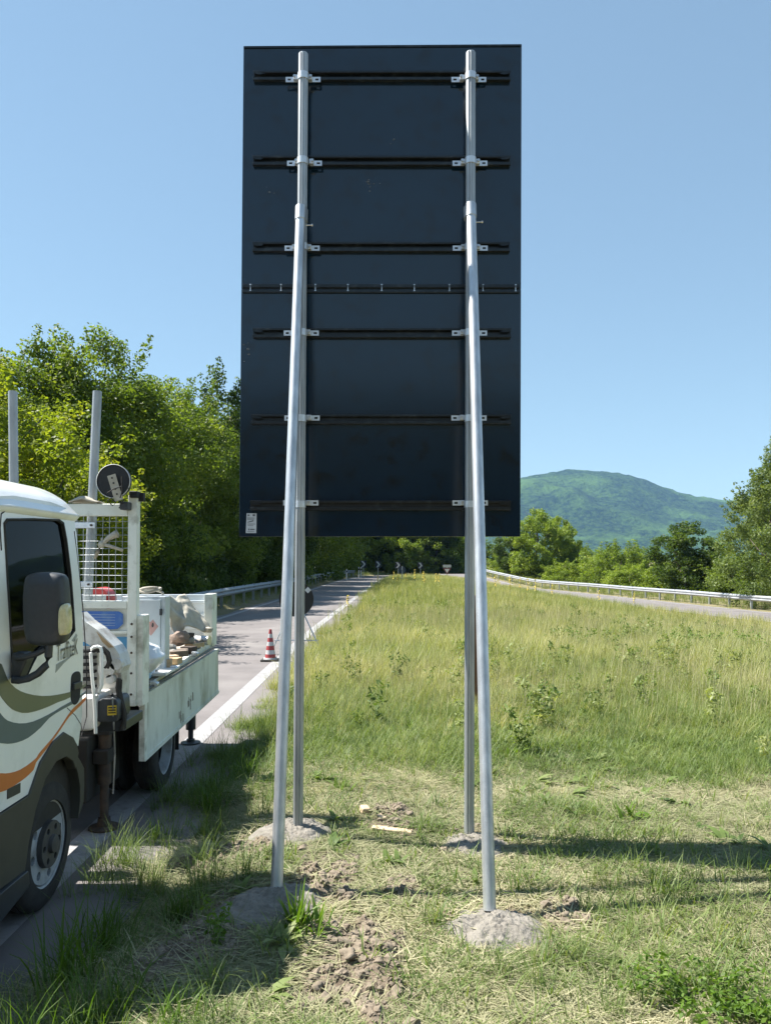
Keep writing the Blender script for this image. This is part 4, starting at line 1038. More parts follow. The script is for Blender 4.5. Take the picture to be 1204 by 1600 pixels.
# bed with rake
zdt = lambda Y: .73 + (Y - 5.36) * .033
zfl = lambda Y: .765 + (Y - 5.486) * .05
Y0b, Y1b = 5.26, 7.70
MB().prism([Vector((XS - .015, Y0b, zfl(Y0b))), Vector((XS - .015, Y1b, zfl(Y1b))), Vector((XS - .015, Y1b, zfl(Y1b) - .075)), Vector((XS - .015, Y0b, zfl(Y0b) - .045))], (XF - XS + .03, 0, 0)).build('bed_floor', 'bed_floor', truck, bevel=.004)
MB().prism([Vector((XS - .012, Y0b + .1, zfl(Y0b) + .004)), Vector((XS - .012, Y1b, zfl(Y1b) + .004)), Vector((XS - .012, Y1b, zfl(Y1b) - .06)), Vector((XS - .012, Y0b + .1, zfl(Y0b + .1) - .035))], (-.05, 0, 0)).build('side_rail', 'bed_paint', truck, bevel=.003)
dsq = [onx(*p, XS) for p in ((225, 1086), (341, 1013.5), (341.5, 1083), (226, 1190))]
ds = MB().prism(dsq, (-.028, 0, 0)).build('drop_side', 'drop_paint', truck, bevel=.004)
ds['label'] = 'pale grimy drop side hanging open'
for a, b_ in ((0, 1), (3, 2)):
    p, q = dsq[a], dsq[b_]; d = Vector((0, 0, -.03 if a == 0 else .03))
    MB().prism([p, q, q + d, p + d], (.006, 0, 0)).build('drop_side_lip', 'drop_paint', ds)
MB().box((XS - .03, dsq[0].y - .004, dsq[3].z + .01), (XS + .008, dsq[0].y + .05, dsq[0].z)).build('drop_side_lip', 'bed_paint', ds)
MB().tube([onx(229, 1078, XS + .02), onx(334, 1011.5, XS + .02)], .010, 10).build('hinge_rod', 'plastic', truck)
for px, py in ((270.5, 1044.5), (303.5, 1022), (240, 1069)):
    p = onx(px, py, XS + .015); mb = MB(); mb.cbox(p, (.035, .05, .045)); mb.tube([p + Vector((.018, -.03, .0)), p + Vector((.018, .03, 0))], .018, 10); mb.build('hinge', 'galv', truck, bevel=.003)
for px, py, s in ((298, 1096, 1.0), (283, 1117, .8)):
    c = onx(px, py, XS + .0012); mb = MB(); r = random.Random(px)
    for k in range(5):
        q = c + Vector((0.0002 * k, r.gauss(0, .05), r.gauss(0, .018))); hh = r.uniform(.02, .05); ww = r.uniform(.006, .02)
        mb.prism([q + Vector((0, -ww, hh)), q + Vector((0, ww * .6, hh * .8)), q + Vector((0, ww, -hh)), q + Vector((0, -ww * .5, -hh * 1.1))], (-.0012, 0, 0))
    tag(mb.build('dirt_smear', 'wood_grey', ds), kind='stuff')
# tail gate and corner posts
zt = onx(333, 928, XS).z
for xx in (XS, XF):
    s = -1 if xx == XS else 1
    MB().box((xx + s * .08 if s < 0 else xx, 7.50, zfl(7.5) - .05), (xx if s < 0 else xx + s * .08, 7.70, zt)).build('corner_post', 'bed_paint', truck, bevel=.005)
MB().box((XF + .085, 7.62, zfl(7.6) + .02), (XS - .085, 7.66, zt - .01)).build('tailgate', 'cabinet', truck, bevel=.004)
for i in range(3): MB().box((XF + .10, 7.60, zfl(7.6) + .10 + i * .13), (XS - .10, 7.62, zfl(7.6) + .13 + i * .13)).build('tailgate_rib', 'cabinet', truck, bevel=.006)
MB().prism([Vector((XF + .01, 5.4, zfl(5.4))), Vector((XF + .01, 7.5, zfl(7.5))), Vector((XF + .01, 7.5, zfl(7.5) + .42)), Vector((XF + .01, 5.4, zfl(5.4) + .42))], (.03, 0, 0)).build('side_board', 'bed_paint', truck, bevel=.004)
# headboard
YH = 5.20
hx = lambda px: (px - 602) * YH / F
hz = lambda py: at(200, py, YH).z
xl = XF + .02; xr_ = hx(214)
hb = MB().box((hx(199.5), YH, hz(1104)), (xr_, YH + .07, hz(774))).build('headboard_post', 'bed_paint', truck, bevel=.006)
MB().box((xl, YH, hz(1104)), (xl + .065, YH + .07, hz(774))).build('headboard_post', 'bed_paint', truck, bevel=.006)
MB().box((xl + .066, YH + .003, hz(806)), (hx(199), YH + .06, hz(787))).build('headboard_top_bar', 'bed_paint', truck, bevel=.006)
MB().box((xl + .066, YH + .003, hz(951)), (hx(199), YH + .06, hz(939))).build('headboard_middle_bar', 'bed_paint', truck, bevel=.006)
MB().box((xl + .066, YH + .035, hz(1104)), (hx(199), YH + .055, hz(952))).build('headboard_panel', 'bed_paint', truck)
for py in (988, 1021, 1032, 1043, 1054, 1066, 1078, 1090):
    MB().box((xl + .066, YH + .014, hz(py + 3)), (hx(199), YH + .035, hz(py - 2))).build('panel_rib', 'bed_paint', truck, bevel=.004)
MB().box((hx(213.5), YH + .02, hz(1104)), (hx(223.5), YH + .16, hz(962))).build('bed_corner_post', 'bed_paint', truck, bevel=.005)
for py in (975, 995, 1020, 1052, 1085):
    MB().tube([Vector((hx(207), YH + .002, hz(py))), Vector((hx(207), YH - .005, hz(py)))], .008, 8).build('bolt', 'rust', truck)
mb = MB(); r = random.Random(5); x = xl + .07; ph = 0
while x < hx(199):
    pts = [Vector((x + .008 * noise.noise(Vector((x * 3, z * 2.5, 1))), YH + .03, z)) for z in np.linspace(hz(940), hz(805), 8)]
    mb.tube(pts, .0022, 5, False); x += .0445
for py in np.arange(814, 940, 10.6):
    z = hz(py); pts = [Vector((xx, YH + .034, z + .006 * noise.noise(Vector((xx * 3, py, 4))))) for xx in np.linspace(xl + .066, hx(199.5), 22)]
    mb.tube(pts, .0022, 5, False)
wm = mb.build('wire_mesh', 'galv_rough', truck, recalc=False); wm['kind'] = 'stuff'
# plates on the headboard
def hplate(pts, m, name, out=.0, par=truck): return MB().prism([Vector((hx(px), YH + .012 - out, hz(py))) for px, py in pts], (0, .004, 0)).build(name, m, par)
bp = hplate(((120, 955), (186, 955.5), (192, 960), (192.5, 975), (184, 983), (160, 984.5), (120, 984)), 'blue_plate', 'blue_plate')
for y0 in (960, 964, 968.5, 973, 977): hplate(((140, y0), (180, y0 + .4), (180, y0 + 1.2), (140, y0 + .9)), 'pale_print', 'print', .0015, bp)
cp = hplate(((120, 996), (199, 995.5), (199, 1016.5), (120, 1015.5)), 'cyan_plate', 'pale_blue_plate')
hplate(((181, 1001.5), (187, 1001.3), (187, 1007.5), (181, 1007.5)), 'pale_print', 'print', .0015, cp)
# black lamp housings on the headboard corner
MB().cbox((hx(199.5), YH - .045, hz(791.5)), (.055, .09, .055)).build('work_lamp', 'plastic', truck, bevel=.008)
mb = MB(); mb.cbox((hx(210), YH + .01, hz(773)), (.055, .10, .045)); mb.cbox((hx(216), YH + .05, hz(776)), (.05, .05, .06)); mb.build('work_lamp', 'dark', truck, bevel=.008)
# crane between cab and bed
YK = 4.72
def kp(px, py, Y=YK): return at(px, py, Y)
def kprism(pts, Y, dep, m, name, bevel=.006, par=truck): return MB().prism([at(px, py, Y) for px, py in pts], (0, dep, 0)).build(name, m, par, bevel=bevel)
col = kprism([(160, 1050), (186, 1046), (187, 1075), (182, 1108), (158, 1108)], 4.80, .20, 'crane', 'crane_column')
boom = kprism([(120, 958), (134, 972), (152, 984), (178, 1010), (186, 1022), (192, 1042), (187, 1052), (180, 1050), (172, 1030), (150, 1014), (132, 1003), (118, 1000)], 4.66, .16, 'crane', 'crane_boom', 0)
kprism([(151, 987), (158, 994), (178, 1011.5), (170, 1012), (160, 1003)], 4.652, .006, 'tan', 'boom_end_face', 0, boom)
kprism([(183, 1030), (190, 1032), (190.5, 1060), (188, 1095), (182, 1096), (184, 1060)], 4.70, .10, 'crane', 'crane_link')
for px, py, r_ in ((166, 1046, .05), (181, 1038, .035), (172, 1062, .028)):
    p = at(px, py, 4.64); MB().lathe([(0, r_ * .6), (0, r_), (.05, r_)], p, 'Y', 24).build('pivot', 'crane', boom, smooth=True)
for k_, (pts, r_) in enumerate(((((150, 1014), (162, 1012), (170, 1020), (173, 1032), (168, 1044)), .010), (((152, 1018), (162, 1017), (167, 1024), (169, 1034), (164, 1044)), .008),
                 (((186, 1060), (184, 1075), (187, 1092), (193, 1108), (194, 1125), (190, 1140)), .014), (((189, 1062), (188, 1080), (192, 1098), (196, 1115), (195, 1138)), .010), (((182, 1090), (188, 1104), (191, 1118), (186, 1136)), .012), (((171, 1092), (176, 1085), (181, 1092), (179, 1112)), .008))):
    MB().tube([at(px, py, 4.60 + .01 * k_) for px, py in pts], r_, 8).build('hydraulic_hose', 'rubber', truck, smooth=True)
MB().tube([at(*p, 4.46) for p in ((150, 1146), (149, 1115), (147, 1085), (143.5, 1050), (142, 1020), (143.5, 1014), (147, 1011), (153, 1010), (157.5, 1012), (159, 1018), (159.5, 1045), (159.5, 1070), (155, 1082), (151, 1090))], .0095, 10).build('grab_rail', 'white_paint', truck, smooth=True)
for py in (1016, 1026, 1037, 1048, 1060, 1072): MB().prism([at(122, py, 4.62), at(147, py, 4.62), at(147, py + 4, 4.62), at(122, py + 4, 4.62)], (0, .05, 0)).build('cooler_fin', 'dark', truck)
MB().prism([at(110, 1010, 4.68), at(152, 1010, 4.68), at(152, 1085, 4.68), at(110, 1085, 4.68)], (0, .03, 0)).build('cooler_back', 'crane', truck)
kprism([(118, 1090), (147, 1089), (148, 1122), (144, 1142), (118, 1143)], 4.50, .30, 'whiteplastic', 'oil_tank', .015)
cb = kprism([(153, 1096), (158, 1092), (180, 1092), (184, 1097), (185, 1120), (182, 1128), (152, 1128)], 4.55, .22, 'plastic', 'control_box', .008)
kprism([(168, 1103), (182, 1102), (182, 1117), (168, 1118)], 4.545, .004, 'yellow', 'warning_sticker', 0, cb)
for y0 in (1105, 1109, 1113): kprism([(169.5, y0), (181, y0 - .3), (181, y0 + 1.4), (169.5, y0 + 1.7)], 4.5425, .002, 'dark', 'print', 0, cb)
kprism([(128, 1128), (196, 1126), (196, 1142), (128, 1146)], 4.62, .34, 'plastic', 'crane_base', .008)
MB().tube([at(176, 1090, 4.53), at(178, 1130, 4.56), at(180, 1180, 4.9), at(177, 1240, 5.0)], .005, 6).build('control_rod', 'galv_rough', truck)
# stabiliser legs
pf = gp(167, 1291, ZR)
sl_ = MB(); sl_.tube([Vector((pf.x, pf.y, ZR + .30)), Vector((pf.x, pf.y, .60))], .042, 16); sl_.tube([Vector((pf.x, pf.y, ZR + .06)), Vector((pf.x, pf.y, ZR + .32))], .028, 14)
lg = sl_.build('stabiliser_leg', 'rust', truck, smooth=True)
MB().lathe([(.0, .10), (.012, .10), (.02, .045), (.07, .04)], (pf.x, pf.y, ZR + .006), 'Z', 24).build('foot_plate', 'rust', lg, smooth=True)
MB().cbox((pf.x, pf.y - .02, .36), (.10, .13, .09)).build('leg_bracket', 'chassis', lg, bevel=.006)
MB().box((pf.x - .6, pf.y - .05, .50), (pf.x + .05, pf.y + .05, .60)).build('outrigger_beam', 'chassis', truck)
pf2 = gp(300, 1160, ZR)
sl_ = MB(); sl_.tube([Vector((pf2.x, pf2.y, ZR + .14)), Vector((pf2.x, pf2.y, .62))], .048, 16); sl_.tube([Vector((pf2.x, pf2.y, ZR + .02)), Vector((pf2.x, pf2.y, ZR + .2))], .026, 12)
lg = sl_.build('stabiliser_leg', 'plastic', truck, smooth=True)
MB().lathe([(.0, .095), (.012, .095), (.02, .04), (.04, .04)], (pf2.x, pf2.y, ZR + .006), 'Z', 24).build('foot_plate', 'plastic', lg, smooth=True)

# ------------------------------------------------------------------ things carried on the truck
YP = 5.32
for (tx, ty, bx, by), lab in (((20.5, 612, 25, 1040), 'left galvanised pole standing behind the cab roof of the truck'), ((152.5, 612, 133, 1040), 'right galvanised pole leaning behind the mesh headboard beside the round lamp')):
    a = at(tx, ty, YP); b_ = at(bx, by, YP); pt = thing('steel_pole', lab, 'pole', (b_.x, b_.y, b_.z), 'galvanised poles carried behind the cab')
    MB().tube([b_, a], .030, 24).build('tube', 'galv_rough', pt, smooth=True)
    MB().tube([a, a + Vector((0, 0, .004))], .027, 20).build('end_cap', 'galv_rough', pt)
    for cy in (823, 913):
        t = (cy - ty) / (by - ty); c = a.lerp(b_, t); s = .0
        if tx < 100: continue
        mb = MB(); mb.box((c.x - .075, YH - .006 - .008, c.z - .02), (c.x + .075, YH - .012 + .004, c.z + .02)); k_ = mb.build('clamp_plate', 'zinc', pt, bevel=.003)
        MB().tube([Vector((c.x + .052, YH - .013, c.z)), Vector((c.x + .052, YH - .026, c.z))], .008, 6).build('bolt', 'rust', k_)
pc = at(178, 752, 5.1); rl = 26 * 5.1 / F
lamp = thing('round_lamp', 'round black lamp seen from behind with a beige strap bracket on the headboard', 'lamp', (pc.x, 5.1, pc.z))
MB().lathe([(-.01, rl * .3), (-.008, rl * .93), (-.014, rl * .97), (-.012, rl), (.03, rl), (.05, rl * .9)], pc, 'Y', 48).build('housing', 'signface', lamp, smooth=True)
mb = MB(); ring = [pc + Vector((rl * math.cos(a), -.010, rl * math.sin(a))) for a in np.linspace(0, 6.2832, 49)]; mb.tube(ring, .0035, 6, False).build('rim', 'whiteplastic', lamp, smooth=True)
a, b_ = at(174, 742, 5.07), at(186, 782, 5.07); d = (b_ - a).normalized(); u = d.cross(Vector((0, 1, 0))).normalized() * .028
st = MB().prism([a + u, a - u, b_ - u, b_ + u], (0, .004, 0)).build('strap', 'canvas', lamp)
for t in (.12, .32, .55, .75): p = a.lerp(b_, t); MB().tube([p, p + Vector((0, -.004, 0))], .006, 8).build('screw', 'dark', st)
for k_, pts in enumerate((((168, 770), (178, 764), (190, 760)), ((190, 744), (191, 765), (188, 778)), ((168, 782), (174, 778), (182, 786), (176, 790), (170, 784)), ((184, 786), (190, 782), (188, 790), (194, 780)), ((176, 782), (184, 781), (192, 786), (186, 794)))):
    MB().tube([at(px, py, 5.04 + .01 * k_) for px, py in pts], .004, 6).build('cable', 'rubber', lamp)
# rags and loads
def lump(name, lab, cat, pts, Y0, Y1, m, group=None, wob=.25, sd=1, sub=1):
    P = smooth_closed(pts, 5); cx = sum(p[0] for p in P) / len(P); cy = sum(p[1] for p in P) / len(P); base = [at(px, py, (Y0 + Y1) / 2) for px, py in P]; c = at(cx, cy, (Y0 + Y1) / 2); rings = []
    for t, sc in ((0, .05), (.0, .45), (.08, .72), (.22, .90), (.45, 1.0), (.75, .97), (1, .8), (1, .05)):
        Y = Y0 + (Y1 - Y0) * t; row = []
        for b_ in base:
            v = Vector((c.x + (b_.x - c.x) * sc, Y, c.z + (b_.z - c.z) * sc)); nn = noise.noise(v * 16 + Vector((sd * 7, 0, 0))) * .02 * wob * 4 + noise.noise(v * 38 + Vector((sd * 3, 0, 0))) * .008 * wob * 4
            row.append(v + Vector((nn * .5, -nn, nn * .5)))
        rings.append(row)
    o = MB().loft(rings, True, True).build(name, m, None, smooth='all'); return tag(o, lab, cat, group)
lump('sack', 'bulging white plastic sack on the truck bed in front of the cabinet', 'sack', [(206, 1000), (222, 1000), (238, 1008), (248, 1017), (254, 1026), (250, 1037), (243, 1045), (230, 1054), (212, 1058), (202, 1035)], 5.50, 5.80, 'sack', wob=.5, sd=2)
sk = bpy.data.objects['sack']
mb = MB()
for x0, x1, y0 in ((226, 227.5, 1008), (228.5, 230, 1009), (231, 233, 1010), (234, 236, 1011.5), (237, 239.5, 1013)):
    mb.prism([at(x0, y0, 5.485), at(x1, y0 + .6, 5.485), at(x1, y0 + 5, 5.485), at(x0, y0 + 4.4, 5.485)], (0, .003, 0))
o = mb.build('print', 'ink', sk) if False else None
# gas cabinet
zc0 = zfl(6.0) + .006; zc1 = at(240, 932, 6.0).z; xa, xb = at(190, 960, 6.0).x, at(258.5, 960, 6.0).x
cabn = thing('metal_cabinet', 'pale grey metal cabinet with a red hazard diamond on the truck bed', 'cabinet', ((xa + xb) / 2, 6.2, zc0))
MB().box((xa, 6.0, zc0), (xb, 6.13, zc1)).build('body', 'cabinet', cabn, bevel=.006)
MB().box((xa + .03, 5.988, zc0 + .03), (xb - .035, 5.999, zc1 - .025)).build('door', 'cabinet', cabn, bevel=.003)
hd = [at(*p, 5.986) for p in ((226.5, 981.5), (239, 968), (247.5, 979), (236, 993.5))]
dl_ = MB().prism(hd, (0, .0015, 0)).build('hazard_diamond', 'hazard', cabn)
MB().prism([at(*p, 5.984) for p in ((238, 973.5), (240, 973), (240.6, 977), (239.6, 980), (237.4, 980.2), (237, 977))], (0, .001, 0)).build('flame_mark', 'letter', dl_)
MB().prism([at(*p, 5.9865) for p in ((222, 965.5), (225, 963.5), (236, 973), (231, 976.5))], (0, .0012, 0)).build('orange_strip', 'hazard_orange', cabn)
MB().cbox((xb - .03, 5.984, zc1 - .12), (.018, .012, .05)).build('latch', 'plastic', cabn)
# rope on the cabinet
mb = MB(); P = []
for k in range(60):
    a = k / 60 * 6.283 * 2.2; P.append(Vector((xb - .14 + .10 * math.cos(a) * (1 - k / 160), 6.065 + .05 * math.sin(a), zc1 + .018 + .03 * abs(math.sin(a * .7)) + k * .0004)))
tag(mb.tube(P, .011, 8).build('rope', 'canvas', None, smooth='all'), 'beige rope loosely coiled on top of the metal cabinet', 'rope')
# pale blue case
cs = thing('tool_case', 'pale blue flat case at the front corner of the truck bed', 'case', (-1.78, 5.62, zfl(5.6)))
zc = zfl(5.6); rz = Matrix.Rotation(R(6), 3, 'Z')
MB().box((-1.93, 5.42, zc + .012), (-1.72, 5.86, zc + .062), rz).build('body', 'blue_case', cs, bevel=.012)
MB().box((-1.93, 5.42, zc + .064), (-1.72, 5.86, zc + .095), rz).build('lid', 'blue_case', cs, bevel=.012)
MB().cbox((-1.80, 5.408, zc + .062), (.06, .02, .022), rz).build('latch', 'dark', cs)
GLd = 'odd blocks lying on the truck bed'
def block(c, sz, rot, m, lab, cat='block', name='wood_block', grp=GLd):
    mb = MB(); mb.cbox((0, 0, 0), sz); o = mb.build(name, m, None, bevel=min(sz) * .1); o.location = c; o.rotation_euler = rot; return tag(o, lab, cat, grp)
def onbed(px, py, Y): p = at(px, py, Y); return (p.x, Y, zfl(Y))
def B(px, Y, sz, rz, m, lab, lift=0, **k):
    x = (px - 602) * Y / F; return block((x, Y, zfl(Y) + sz[2] / 2 + .006 + lift), sz, (0, 0, R(rz)), m, lab, **k)
B(259, 6.10, (.11, .12, .075), 12, 'wood', 'fresh cut timber block beside the white sack', cat='timber')
B(252, 6.30, (.34, .10, .05), -8, 'wood', 'pale timber end lying behind the fresh cut block', cat='timber')
B(283, 6.72, (.13, .10, .05), 20, 'wood_grey', 'weathered plank end on the bed near the drop side', cat='timber')
B(296, 6.80, (.12, .09, .06), -15, 'rust', 'rusty iron block on the bed edge', cat='iron', name='iron_block')
B(262, 5.95, (.10, .45, .02), 2, 'whiteplastic', 'pale flat strip along the bed edge', cat='strip', name='pale_strip')
def rock(px, Y, s, m, lab, lift, sd, fl=.7):
    x = (px - 602) * Y / F; bm = bmesh.new(); bmesh.ops.create_icosphere(bm, subdivisions=2, radius=1)
    for v in bm.verts: v.co = v.co * (1 + .28 * noise.noise(v.co * 1.3 + Vector((sd * 5, 0, 0))) + .22 * noise.noise(v.co * 3.1 + Vector((sd * 5, 4, 0)))) * s * .58; v.co.z *= fl
    mn = min(v.co.z for v in bm.verts); me = bpy.data.meshes.new('stone'); bm.to_mesh(me); bm.free()
    o = link('stone', me, m, None, (x, Y, zfl(Y) - mn + lift)); tag(o, lab, 'stone', 'stones and lumps heaped on the truck bed')
for i, a in enumerate(((272, 6.55, .10, 'stone', 'grey stone in front of the heap on the bed', 0), (283, 6.9, .13, 'stonebrown', 'reddish brown stone on top of the heap', .08), (294, 7.0, .10, 'stone', 'grey stone right of the reddish one', .05),
        (303, 7.1, .10, 'stonebrown', 'brown stone under the right end of the canvas', 0), (313, 7.2, .09, 'stone', 'small pale stone near the tail post', 0), (264, 6.62, .12, 'stone', 'large grey stone against the cabinet', .02), (327, 7.38, .07, 'canvas', 'pale lump wedged by the tail post', .10), (322, 7.3, .08, 'stonebrown', 'brown lump right at the foot of the tail post', 0),
        (275, 7.0, .14, 'stonebrown', 'dark brown lump behind the heap under the canvas', .03))): rock(*a, i, .72)
B(279, 6.45, (.16, .07, .05), 35, 'wood_grey', 'grey splintered timber lying across the heap', lift=.03, cat='timber')
B(305, 7.05, (.10, .16, .04), -25, 'wood', 'thin yellowish board end near the right of the heap', lift=.01, cat='timber')
B(289, 6.95, (.20, .06, .06), 60, 'rust', 'rusty angle piece stuck in the heap', lift=.09, cat='iron', name='iron_block')
B(270, 6.35, (.09, .09, .06), 40, 'offcut', 'small pale wooden cube before the heap', lift=.0, cat='timber')
xc = (318 - 602) * 7.25 / F
tag(MB().tube([(xc - .07, 7.25, zfl(7.25) + .052), (xc + .07, 7.21, zfl(7.25) + .052)], .045, 20).build('metal_can', 'steel', None, smooth=True), 'shiny metal can lying on the bed by the tail post', 'can')
# canvas draped over the heap
n1, n2 = 22, 26; vs = []; fs = []
cA, cB, cC, cD = at(256, 934, 6.9), at(290, 930, 7.55), at(330, 982, 7.4), at(272, 985, 6.95)
for i in range(n1):
    for j in range(n2):
        u, v = i / (n1 - 1), j / (n2 - 1); p = cA.lerp(cB, u).lerp(cD.lerp(cC, u), v)
        f_ = .05 * math.sin(u * 9 + v * 4) * (.4 + v) + .05 * noise.noise(p * 7) + .02 * noise.noise(p * 18) + .05 * math.sin(math.pi * v)
        e_ = .03 * noise.noise(Vector((u * 4, v * 4, 3)))
        vs.append(p + Vector((e_, -f_ * .6, f_ * .5)))
for i in range(n1 - 1):
    for j in range(n2 - 1): a = i * n2 + j; fs.append((a, a + 1, a + n2 + 1, a + n2))
o = MB().add(vs, fs).build('canvas_sheet', 'canvas', None, smooth='all'); md = o.modifiers.new('thick', 'SOLIDIFY'); md.thickness = .006
tag(o, 'crumpled beige canvas thrown over the stones by the tailgate', 'canvas')
# red drum, white box and their crate behind the mesh
cr = MB().box((-2.25, 5.42, zfl(5.5) + .004), (-1.86, 5.72, 1.285)); tag(cr.build('storage_box', 'bed_paint', None, bevel=.01), 'grimy white storage box standing behind the headboard', 'box')
pr = at(155, 940, 5.55); MB_ = MB().lathe([(0, .065), (.0, .085), (.16, .085), (.16, .065)], (pr.x, 5.51, 1.285 + .088), 'Y', 32)
tag(MB_.build('red_drum', 'red', None, smooth=True), 'red plastic drum lying behind the wire mesh', 'drum')
MB().box; wb = at(152, 938, 5.45)
wbx = MB().box((wb.x - .06, 5.424, 1.287), (wb.x + .05, 5.494, 1.287 + .12)); tag(wbx.build('white_box', 'whiteplastic', None, bevel=.006), 'small white box in front of the red drum', 'box')
# rag knotted into the mesh
mb = MB()
for pts, r0, r1 in ((((159, 852), (168, 842), (178, 836), (184, 834)), .012, .028), (((159, 850), (153, 862), (148, 873)), .018, .010), (((160, 850), (175, 854), (192, 860)), .012, .010), (((159, 852), (160, 846), (159, 840)), .012, .006)):
    mb.tube([at(px, py, YH - .005) for px, py in pts], r0, 8, r2=r1)
mb.lathe([(-.02, .01), (-.012, .022), (.012, .022), (.02, .01)], at(159, 851, YH - .005), 'Y', 12)
o = mb.build('rag', 'canvas', None, smooth='all'); tag(o, 'dirty white rag knotted into the wire mesh', 'rag')
# folded sack lying over the headboard top bar
vs = []; fs = []; n1, n2 = 16, 8
for i in range(n1):
    for j in range(n2):
        u, v = i / (n1 - 1), j / (n2 - 1); x = hx(108) + (hx(156) - hx(108)) * u; y = YH - .012 + .10 * v
        vs.append(Vector((x, y, hz(786.5) + .004 + .045 * math.sin(math.pi * u) ** .8 * (.6 + .4 * math.sin(5 * u)) * math.sin(math.pi * min(1, .15 + v)) + .008 * noise.noise(Vector((x * 20, y * 20, 2))))))
for i in range(n1 - 1):
    for j in range(n2 - 1): a = i * n2 + j; fs.append((a, a + 1, a + n2 + 1, a + n2))
o = MB().add(vs, fs).build('folded_sack', 'canvas', None, smooth='all'); md = o.modifiers.new('thick', 'SOLIDIFY'); md.thickness = .008; md.offset = 1
tag(o, 'folded beige sack lying over the headboard top bar', 'sack')
# ------------------------------------------------------------------ grass and plants
def clump(name, n, h, spread, lean_, w, seed, m, flat=0.0, seg=3, curl=.6):
    r = np.random.default_rng(seed); V = []; Fq = []
    for i in range(n):
        th = r.uniform(0, 6.283); rad = spread * math.sqrt(r.random()); b0 = np.array([rad * math.cos(th), rad * math.sin(th), -.01])
        az = r.uniform(0, 6.283); hh = h * r.uniform(.55, 1.15); ln = lean_ * r.uniform(.3, 1.3); d = np.array([math.cos(az), math.sin(az), 0]); sd_ = np.array([-d[1], d[0], 0])
        ww = w * r.uniform(.6, 1.3); tw = r.uniform(-.6, .6); sd_ = sd_ * math.cos(tw) + np.array([0, 0, 1]) * math.sin(tw) * .4
        base = len(V); el = math.pi / 2 * (1 - flat) - .25 * ln * (1 - flat) + (r.uniform(-.05, .25) if flat else 0); p = b0.copy()
        for k in range(seg + 1):
            f = 1 - (k / seg) ** 1.5 * .9
            V.append(p - sd_ * ww * .5 * f)
            V.append(p + sd_ * ww * .5 * f)
            e_ = el - curl * ln * (k + 1) / seg * 1.3
            if flat: e_ = max(-.25, el - .3 * k / seg)
            p = p + (d * math.cos(e_) + np.array([0, 0, 1]) * math.sin(e_)) * hh / seg
        for k in range(seg): a = base + 2 * k; Fq.append((a, a + 1, a + 3, a + 2))
    me = fastmesh(name, np.array(V), np.array(Fq)); me.materials.append(M[m]); return bpy.data.objects.new(name, me)
def scatter(name, P, Z, rot, scl, tint, kind, protos, label):
    "one 'stuff' object: points carrying instances of the clump meshes"
    me = bpy.data.meshes.new(name); n = len(P); me.vertices.add(n)
    me.vertices.foreach_set('co', np.column_stack([P[:, 0], P[:, 1], Z]).astype(np.float32).ravel())
    for nm, ar, ty in (('rot', rot, 'FLOAT'), ('scl', scl, 'FLOAT'), ('tint', tint, 'FLOAT'), ('kind', kind, 'INT')):
        a = me.attributes.new(nm, ty, 'POINT'); a.data.foreach_set('value', np.ascontiguousarray(ar, dtype=np.int32 if ty == 'INT' else np.float32))
    o = bpy.data.objects.new(name, me); C.objects.link(o); tag(o, kind='stuff', label=label)
    ng = bpy.data.node_groups.new(name, 'GeometryNodeTree'); ng.interface.new_socket('Geometry', in_out='INPUT', socket_type='NodeSocketGeometry'); ng.interface.new_socket('Geometry', in_out='OUTPUT', socket_type='NodeSocketGeometry')
    N = ng.nodes; L = ng.links; gi = N.new('NodeGroupInput'); go = N.new('NodeGroupOutput'); jn = N.new('GeometryNodeJoinGeometry')
    def attr(nm, ty='FLOAT'):
        a = N.new('GeometryNodeInputNamedAttribute'); a.data_type = ty; a.inputs['Name'].default_value = nm; return a.outputs['Attribute']
    cx = N.new('ShaderNodeCombineXYZ'); L.new(attr('rot'), cx.inputs[2])
    for i, pr in enumerate(protos):
        ip = N.new('GeometryNodeInstanceOnPoints'); oi = N.new('GeometryNodeObjectInfo'); oi.inputs['Object'].default_value = pr; oi.inputs['As Instance'].default_value = True
        cmp = N.new('FunctionNodeCompare'); cmp.data_type = 'INT'; cmp.operation = 'EQUAL'; L.new(attr('kind', 'INT'), cmp.inputs[2]); cmp.inputs[3].default_value = i
        L.new(gi.outputs[0], ip.inputs['Points']); L.new(oi.outputs['Geometry'], ip.inputs['Instance']); L.new(cmp.outputs[0], ip.inputs['Selection'])
        L.new(cx.outputs[0], ip.inputs['Rotation']); L.new(attr('scl'), ip.inputs['Scale']); L.new(ip.outputs[0], jn.inputs[0])
    L.new(jn.outputs[0], go.inputs[0]); o.modifiers.new('scatter', 'NODES').node_group = ng
    return o
def sample(n, x0, x1, y0, y1, pw=1.0):
    y = y0 + (y1 - y0) * rng.random(n) ** pw; x = x0 + (x1 - x0) * rng.random(n); return x, y
def frustum(x, y, m=.6): 
    return (np.abs(x) < y * .53 + m)
def mound_mask(x, y, g=.86):
    k = np.ones_like(x, bool)
    for c, r, h in MOUNDS: k &= np.hypot(x - c.x, (y - c.y)) > r * g * .98
    return k
